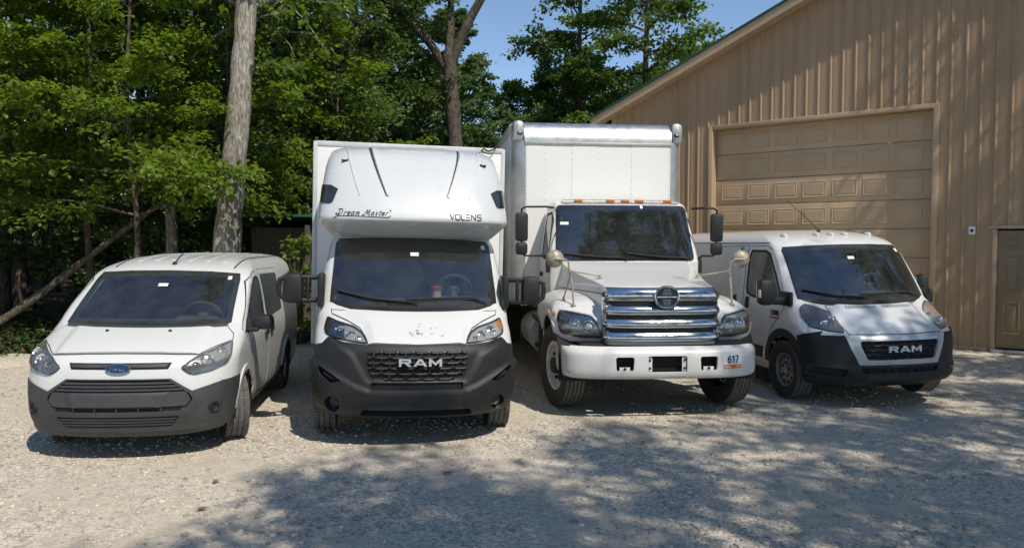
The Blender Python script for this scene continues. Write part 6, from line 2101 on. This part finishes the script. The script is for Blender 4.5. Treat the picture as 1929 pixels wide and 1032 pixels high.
# forked tree against the sky
ft = build_tree(91, [(.35, 0, -.1), (.12, 0, 2.5), (-.05, 0, 5.2), (-.22, 0, 7.6), (-.30, 0, 8.0)], .27, .2,
                [(.60, 170, 35, 2.2, .1)] + [(t, az, el, ln, .1, h) for h, rows in ((1, ((.45, 120, 30, 2.4), (.7, 200, 20, 2.6), (.85, 60, 40, 2.2), (1, 160, 50, 2.4), (.95, 250, 30, 2.2), (.6, 300, 20, 2.0))),
                                                                               (2, ((.5, 90, 40, 1.8), (.7, 210, 30, 2.0), (.8, 330, 30, 2.0), (1, 60, 60, 2.2), (1, 180, 50, 2.4), (.9, 270, 40, 2.0))),
                                                                               (3, ((.75, 160, 55, 1.2), (.85, 200, 60, 1.4), (.97, 20, 50, 1.6), (1, 120, 60, 1.8)))) for t, az, el, ln in rows],
                .135, 100, 'bark_dark', 'leaf', .3,
                forks=[dict(pts=[(-.22, 0, 7.3), (-.9, .1, 8.3), (-1.9, .2, 9.3), (-3.0, .3, 10.2), (-4.3, .4, 11.0)], r0=.16, r1=.05), dict(pts=[(-.28, 0, 7.5), (-.20, .2, 9.0), (-.25, .3, 10.5), (-.5, .4, 13)], r0=.15, r1=.05), dict(pts=[(-.24, 0, 7.4), (.35, -.1, 8.8), (1.1, -.2, 10.1), (1.75, -.2, 11.4), (2.3, -.3, 13)], r0=.17, r1=.06)], twigs=9, flare=1.3)
place_tree('forked_tree', ft, (-1.75, 24.0, 0), 0, 1.0, 'forked tree with bare trunk against the sky behind the fairing truck')

# two airy trees against the sky left of the barn
def airy(seed, h, lean):
    lim = auto_limbs(seed, 30, .30, .99, 3.2, 1.8, 5, 40, .25)
    return build_tree(seed, [(0, 0, 0), (lean * .2, 0, h * .3), (lean * .5, 0, h * .62), (lean, 0, h)], .20, .05, lim, .155, 88, 'bark_dark', 'leaf', .35, twigs=10, twig_len=.40, spread=.24)
place_tree('airy_tree', airy(101, 15.0, .2), (2.6, 31.0, 0), .6, 1.0, 'airy tree against the sky above the delivery truck box')
place_tree('airy_tree', airy(103, 16.0, -.5), (4.9, 29.0, 0), 2.0, 1.0, 'airy tree against the sky beside the barn eave')
# lower wood closing the view
FW = [(2.2, 33, 2.4, .82, 'rounded tree behind the left edge of the delivery truck box'), (-.2, 33, .3, .72, 'rounded tree low behind the forked tree'), (1.2, 36, 1.6, .74, 'rounded tree low behind the delivery truck box'), (3.6, 38, 2.9, .85, 'rounded tree low behind the airy trees'), (6.4, 36, 4.4, .85, 'rounded tree low behind the barn eave'), (-2.6, 38, 5.1, .9, 'rounded tree far behind the pine'), (-11, 33, .8, 1.2, 'far tree behind the left wood'), (-17, 28, 2.2, 1.2, 'far tree left of the wood'), (-6, 37, 3.7, 1.2, 'far tree behind the pines'), (10, 40, .2, 1.0, 'far tree behind the barn roof'), (-22, 22, 1.1, 1.1, 'far tree beyond the left border')]
for i, (x, y, a, s, lab) in enumerate(FW):
    place_tree('forest_tree', K_FAR[i % 2], (x, y, 0), a, s, lab, 'tree', 'trees closing the view')

# trees behind and right of the photographer: they shade the yard and stand in the windscreens
SHADE = [(4.1, -3.3, .3, .72, 0, 'tall oak close behind the photographer shading the near gravel'), (7.0, -2.5, 2.1, .80, 1, 'tall oak behind the photographer to the right shading the yard'), (10.2, -.2, 1.2, .82, 0, 'tall oak right of the yard shading the right-hand van'), (13.4, 2.6, 4.4, .8, 1, 'tall oak right of the yard beyond the right-hand van'), (13.2, 9.3, 5.0, .85, 0, 'tall oak beside the barn shading its wall'), (-3.5, -11, 3.0, .9, 1, 'oak behind the photographer to the left'), (-10, -8.5, 5.0, .9, 0, 'oak far behind the photographer to the left'), (2, -16, 2.0, 1.0, 1, 'tall oak far behind the photographer'), (13, -10, 2.6, .9, 0, 'tall oak far behind the photographer to the right')]
for x, y, a, s, i, lab in SHADE:
    place_tree('shade_tree', K_TALL[i], (x, y, 0), a, s, lab, 'tree', 'trees around the photographer')

# the far wood that closes every gap: reads as one mass
def far_wood():
    r = np.random.default_rng(77)
    n1, n2 = 60000, 30000
    P = np.concatenate([np.stack([r.uniform(-50, 34, n1), r.uniform(42, 52, n1), 10.5 * r.random(n1) ** 1.1], 1),
                        np.stack([r.uniform(-36, -22, n2), r.uniform(4, 44, n2), 11 * r.random(n2)], 1)])
    top = 7.5 + 3.0 * vnoise(P[:, 0], P[:, 1] * .3, 4.0, 41)
    P = P[P[:, 2] < top]
    V, F = leaf_quads(P, r.normal(0, 1, P.shape), .5, r, .3)
    o = finish(np_mesh('far_wood', V, F), 'far_wood', 'leaf_dark', None, None, False)
    tag(o, 'far wood closing the view behind the trees', 'wood', None, 'stuff')
far_wood()

# ------------------------------------------------------------------ forest floor, log, shed and small things
def forest_floor():
    m, nt, b = new_mat('leaf_litter')
    L = nt.links
    tc = N(nt, 'ShaderNodeTexCoord')
    n1 = N(nt, 'ShaderNodeTexNoise', Scale=7.0, Detail=8.0, Roughness=.75)
    L.new(tc.outputs['Object'], n1.inputs['Vector'])
    cr = N(nt, 'ShaderNodeValToRGB')
    e = cr.color_ramp.elements
    e[0].position = .3; e[0].color = (.03, .024, .016, 1); e[1].position = .72; e[1].color = (.16, .115, .07, 1)
    q = e.new(.5); q.color = (.06, .055, .028, 1)
    L.new(n1.outputs['Fac'], cr.inputs['Fac']); L.new(cr.outputs['Color'], b.inputs['Base Color'])
    b.inputs['Roughness'].default_value = 1
    bp = N(nt, 'ShaderNodeBump', Strength=1.0, Distance=.06)
    L.new(n1.outputs['Fac'], bp.inputs['Height']); L.new(bp.outputs['Normal'], b.inputs['Normal'])
    def edge(x):
        return np.interp(x, [-60, -12, -9.2, -7.5, -5.5, -3.8, -2, 1, 3.2, 60], [9.0, 10.6, 11.6, 12.6, 13.6, 14.6, 15.5, 17.5, 30, 60])
    def z(x, y):
        d = y - edge(x) + .35 * vnoise(x, y, 1.3, 4)
        k = np.clip(d / 1.6, 0, 1)
        return -.12 + .36 * k * (1 - .25 * np.clip((d - 1.6) / 4, 0, 1)) + k * (.10 * vnoise(x, y, .9, 8) + .05 * vnoise(x, y, .3, 6))
    me = grid_mesh('forest_floor', np.concatenate([np.arange(-60, -14, 1.2), np.arange(-14, 4, .14), np.arange(4, 40, 1.2)]), np.concatenate([np.arange(9, 20, .14), np.arange(20, 80, 1.0)]), z)
    o = finish(me, 'forest_floor', m, None, None)
    tag(o, 'leaf-littered forest floor', None, None, 'structure')
    return edge, z
EDGE, FZ = forest_floor()

# bank of pale gravel pushed up against the wood
def bank():
    V = []
    r = np.random.default_rng(5)
    xs = np.linspace(-10.6, -7.6, 46); us = np.linspace(-1, 1, 16)
    yc = np.interp(xs, [-10.6, -8.6, -6.9], [11.9, 12.3, 12.9])
    for x, y in zip(xs, yc):
        f = math.sin(math.pi * (x + 10.6) / 3.0) ** .6
        for u in us:
            V.append((x, y + u * .75, -.05 + f * .24 * (1 - u * u) ** 1.2 * (1 + .35 * float(vnoise(x, y + u, .35, 3)))))
    nx, nu = len(xs), len(us)
    i = nu * np.arange(nx - 1)[:, None] + np.arange(nu - 1)[None, :]
    F = np.stack([i, i + nu, i + nu + 1, i + 1], -1).reshape(-1, 4)
    o = finish(np_mesh('gravel_bank', V, F), 'gravel_bank', 'gravel', None, None)
    tag(o, 'low bank of pale gravel at the forest edge', None, None, 'structure')
bank()

def ground_cover():
    """low leaves and seedlings at the forest edge"""
    r = np.random.default_rng(12)
    n = 26000
    x = r.uniform(-15, 2.5, n)
    y = EDGE(x) + .3 + r.random(n) ** 1.6 * 8
    keep = (vnoise(x, y, .9, 21) + .4 * vnoise(x, y, .3, 22) > -.05)
    x, y = x[keep], y[keep]
    z = FZ(x, y) + .03 + r.random(len(x)) ** 2 * .3 * (0.4 + .6 * (vnoise(x, y, 1.4, 30) > 0))
    P = np.stack([x, y, z], 1)
    V, F = leaf_quads(P, r.normal(0, 1, P.shape) * np.array((1, 1, .3)), .095, r, .6)
    o = finish(np_mesh('ground_cover', V, F), 'ground_cover', 'leaf_dark', None, None, False)
    tag(o, 'low leafy ground cover along the forest edge', 'ground cover', None, 'stuff')
    n = 9000
    x = r.uniform(-13, 2, n); y = EDGE(x) - .2 + r.random(n) * 6
    P = np.stack([x, y, FZ(x, y) + .015], 1)
    V, F = leaf_quads(P, r.normal(0, 1, P.shape) * np.array((1, 1, .1)), .09, r, .8, .5)
    o = finish(np_mesh('leaf_litter', V, F), 'leaf_litter', simple('dry_leaf', (.20, .12, .06), .9, 0, .4, 8), None, None, False)
    tag(o, 'dry brown leaf litter on the forest floor', 'leaf litter', None, 'stuff')
ground_cover()

# leaning dead log
lg = MB()
P = spline([(-9.9, 12.7, -.1), (-8.7, 13.1, .7), (-7.85, 13.6, 1.5), (-7.1, 14.05, 2.25), (-6.5, 14.4, 2.8)], 5)
lg.tube(P, [.080 - .04 * k / len(P) + .006 * math.sin(k * 2.1) for k in range(len(P))], 12)
lg.tube([P[6], P[6] + np.array((.1, -.25, .35)), P[6] + np.array((.15, -.3, .6))], [.03, .02, .008], 6)
o = lg.build('fallen_log', 'bark_dark', None)
tag(o, 'dead log leaning across the forest edge at the left', 'log')

# low shed with a green metal roof, half hidden behind the fairing truck
def shed():
    root = empty('shed', None, (-5.15, 16.1, 0), (0, 0, .08))
    tag(root, 'low shed with green metal roof left of the fairing truck box', 'shed')
    b = MB(); b.box((.9, .9, 1.15), (2.5, 1.8, 2.3)); b.build('wall', 'shed_wood', root)
    b = MB()
    b.box((.9, .75, 2.46), (3.2, 2.7, .05), 0, Matrix.Rotation(-.06, 3, 'X')); rf = b.build('roof', 'green_roof', root)
    for k in range(14):
        q = MB(); q.box((-.6 + k * .23, .75, 2.495), (.03, 2.68, .03), 0, Matrix.Rotation(-.06, 3, 'X')); q.build('roof_rib', 'green_roof', rf)
    for x in (-.55, .9, 2.35):
        q = MB(); q.box((x, -.45, 1.15), (.10, .10, 2.4)); q.build('post', 'shed_wood', root)
M['shed_wood'] = simple('shed_boards', (.09, .07, .05), .85, 0, .4, 12)
shed()

# climbing plant in front of the shed
cp = build_tree(131, [(0, 0, 0), (.05, 0, .7), (-.03, 0, 1.3), (.08, 0, 2.0)], .018, .006, auto_limbs(132, 26, .12, .99, .42, .26, 15, 40, .3), .11, 7, 'bark_dark', 'leaf_bright', .6, twigs=4, twig_len=.5, spread=.16, flare=1)
place_tree('shrub', cp, (-4.15, 14.8, .05), .4, 1.0, 'bright leafy shrub between the small van and the fairing truck', 'shrub')

# tub on the dash of the fairing truck
def tub():
    c = Matrix.Translation((-.914, 7.252, 0)) @ Matrix.Rotation(.176, 4, 'Z') @ Vector((.27, 1.02, 1.375))
    root = empty('tub', None, c)
    tag(root, 'cream plastic tub with red lid on the dashboard of the fairing truck', 'tub')
    b = MB(); b.lathe([(.001, 0), (.05, 0), (.056, .09), (.058, .105), (.001, .105)], axis=(0, 0, 1), n=24); b.build('pot', 'tub', root)
    b = MB(); b.lathe([(.062, .095), (.063, .13), (.055, .14), (.001, .142)], axis=(0, 0, 1), n=24); b.build('lid', 'red', root)
tub()

M['dryleaf'] = simple('dry_leaf_brown', (.22, .12, .06), .8)
# a few dry leaves and twigs dropped on the gravel
rr = random.Random(4)
LB = ['dry leaf on the gravel in front of the small van', 'dry leaf on the gravel in front of the fairing truck', 'dry leaf on the gravel in front of the delivery truck', 'dry leaf on the gravel near the lower left corner']
for (x, y), lab in zip(((-2.45, 6.25), (-.55, 6.5), (1.3, 7.5), (-2.3, 5.6)), LB):
    q = MB()
    s = .05
    a = rr.uniform(0, 6)
    pts = [(math.cos(a) * s * u - math.sin(a) * s * v, math.sin(a) * s * u + math.cos(a) * s * v, w * s) for u, v, w in ((-1, 0, .1), (-.2, .55, .35), (1, 0, .05), (-.1, -.5, .4))]
    z = float(ground_z(x, y))
    q.add([(x + p[0], y + p[1], z + .012 + p[2]) for p in pts], [(0, 1, 2), (0, 2, 3)])
    o = q.build('dry_leaf', 'dryleaf', None, None, False)
    tag(o, lab, 'leaf')
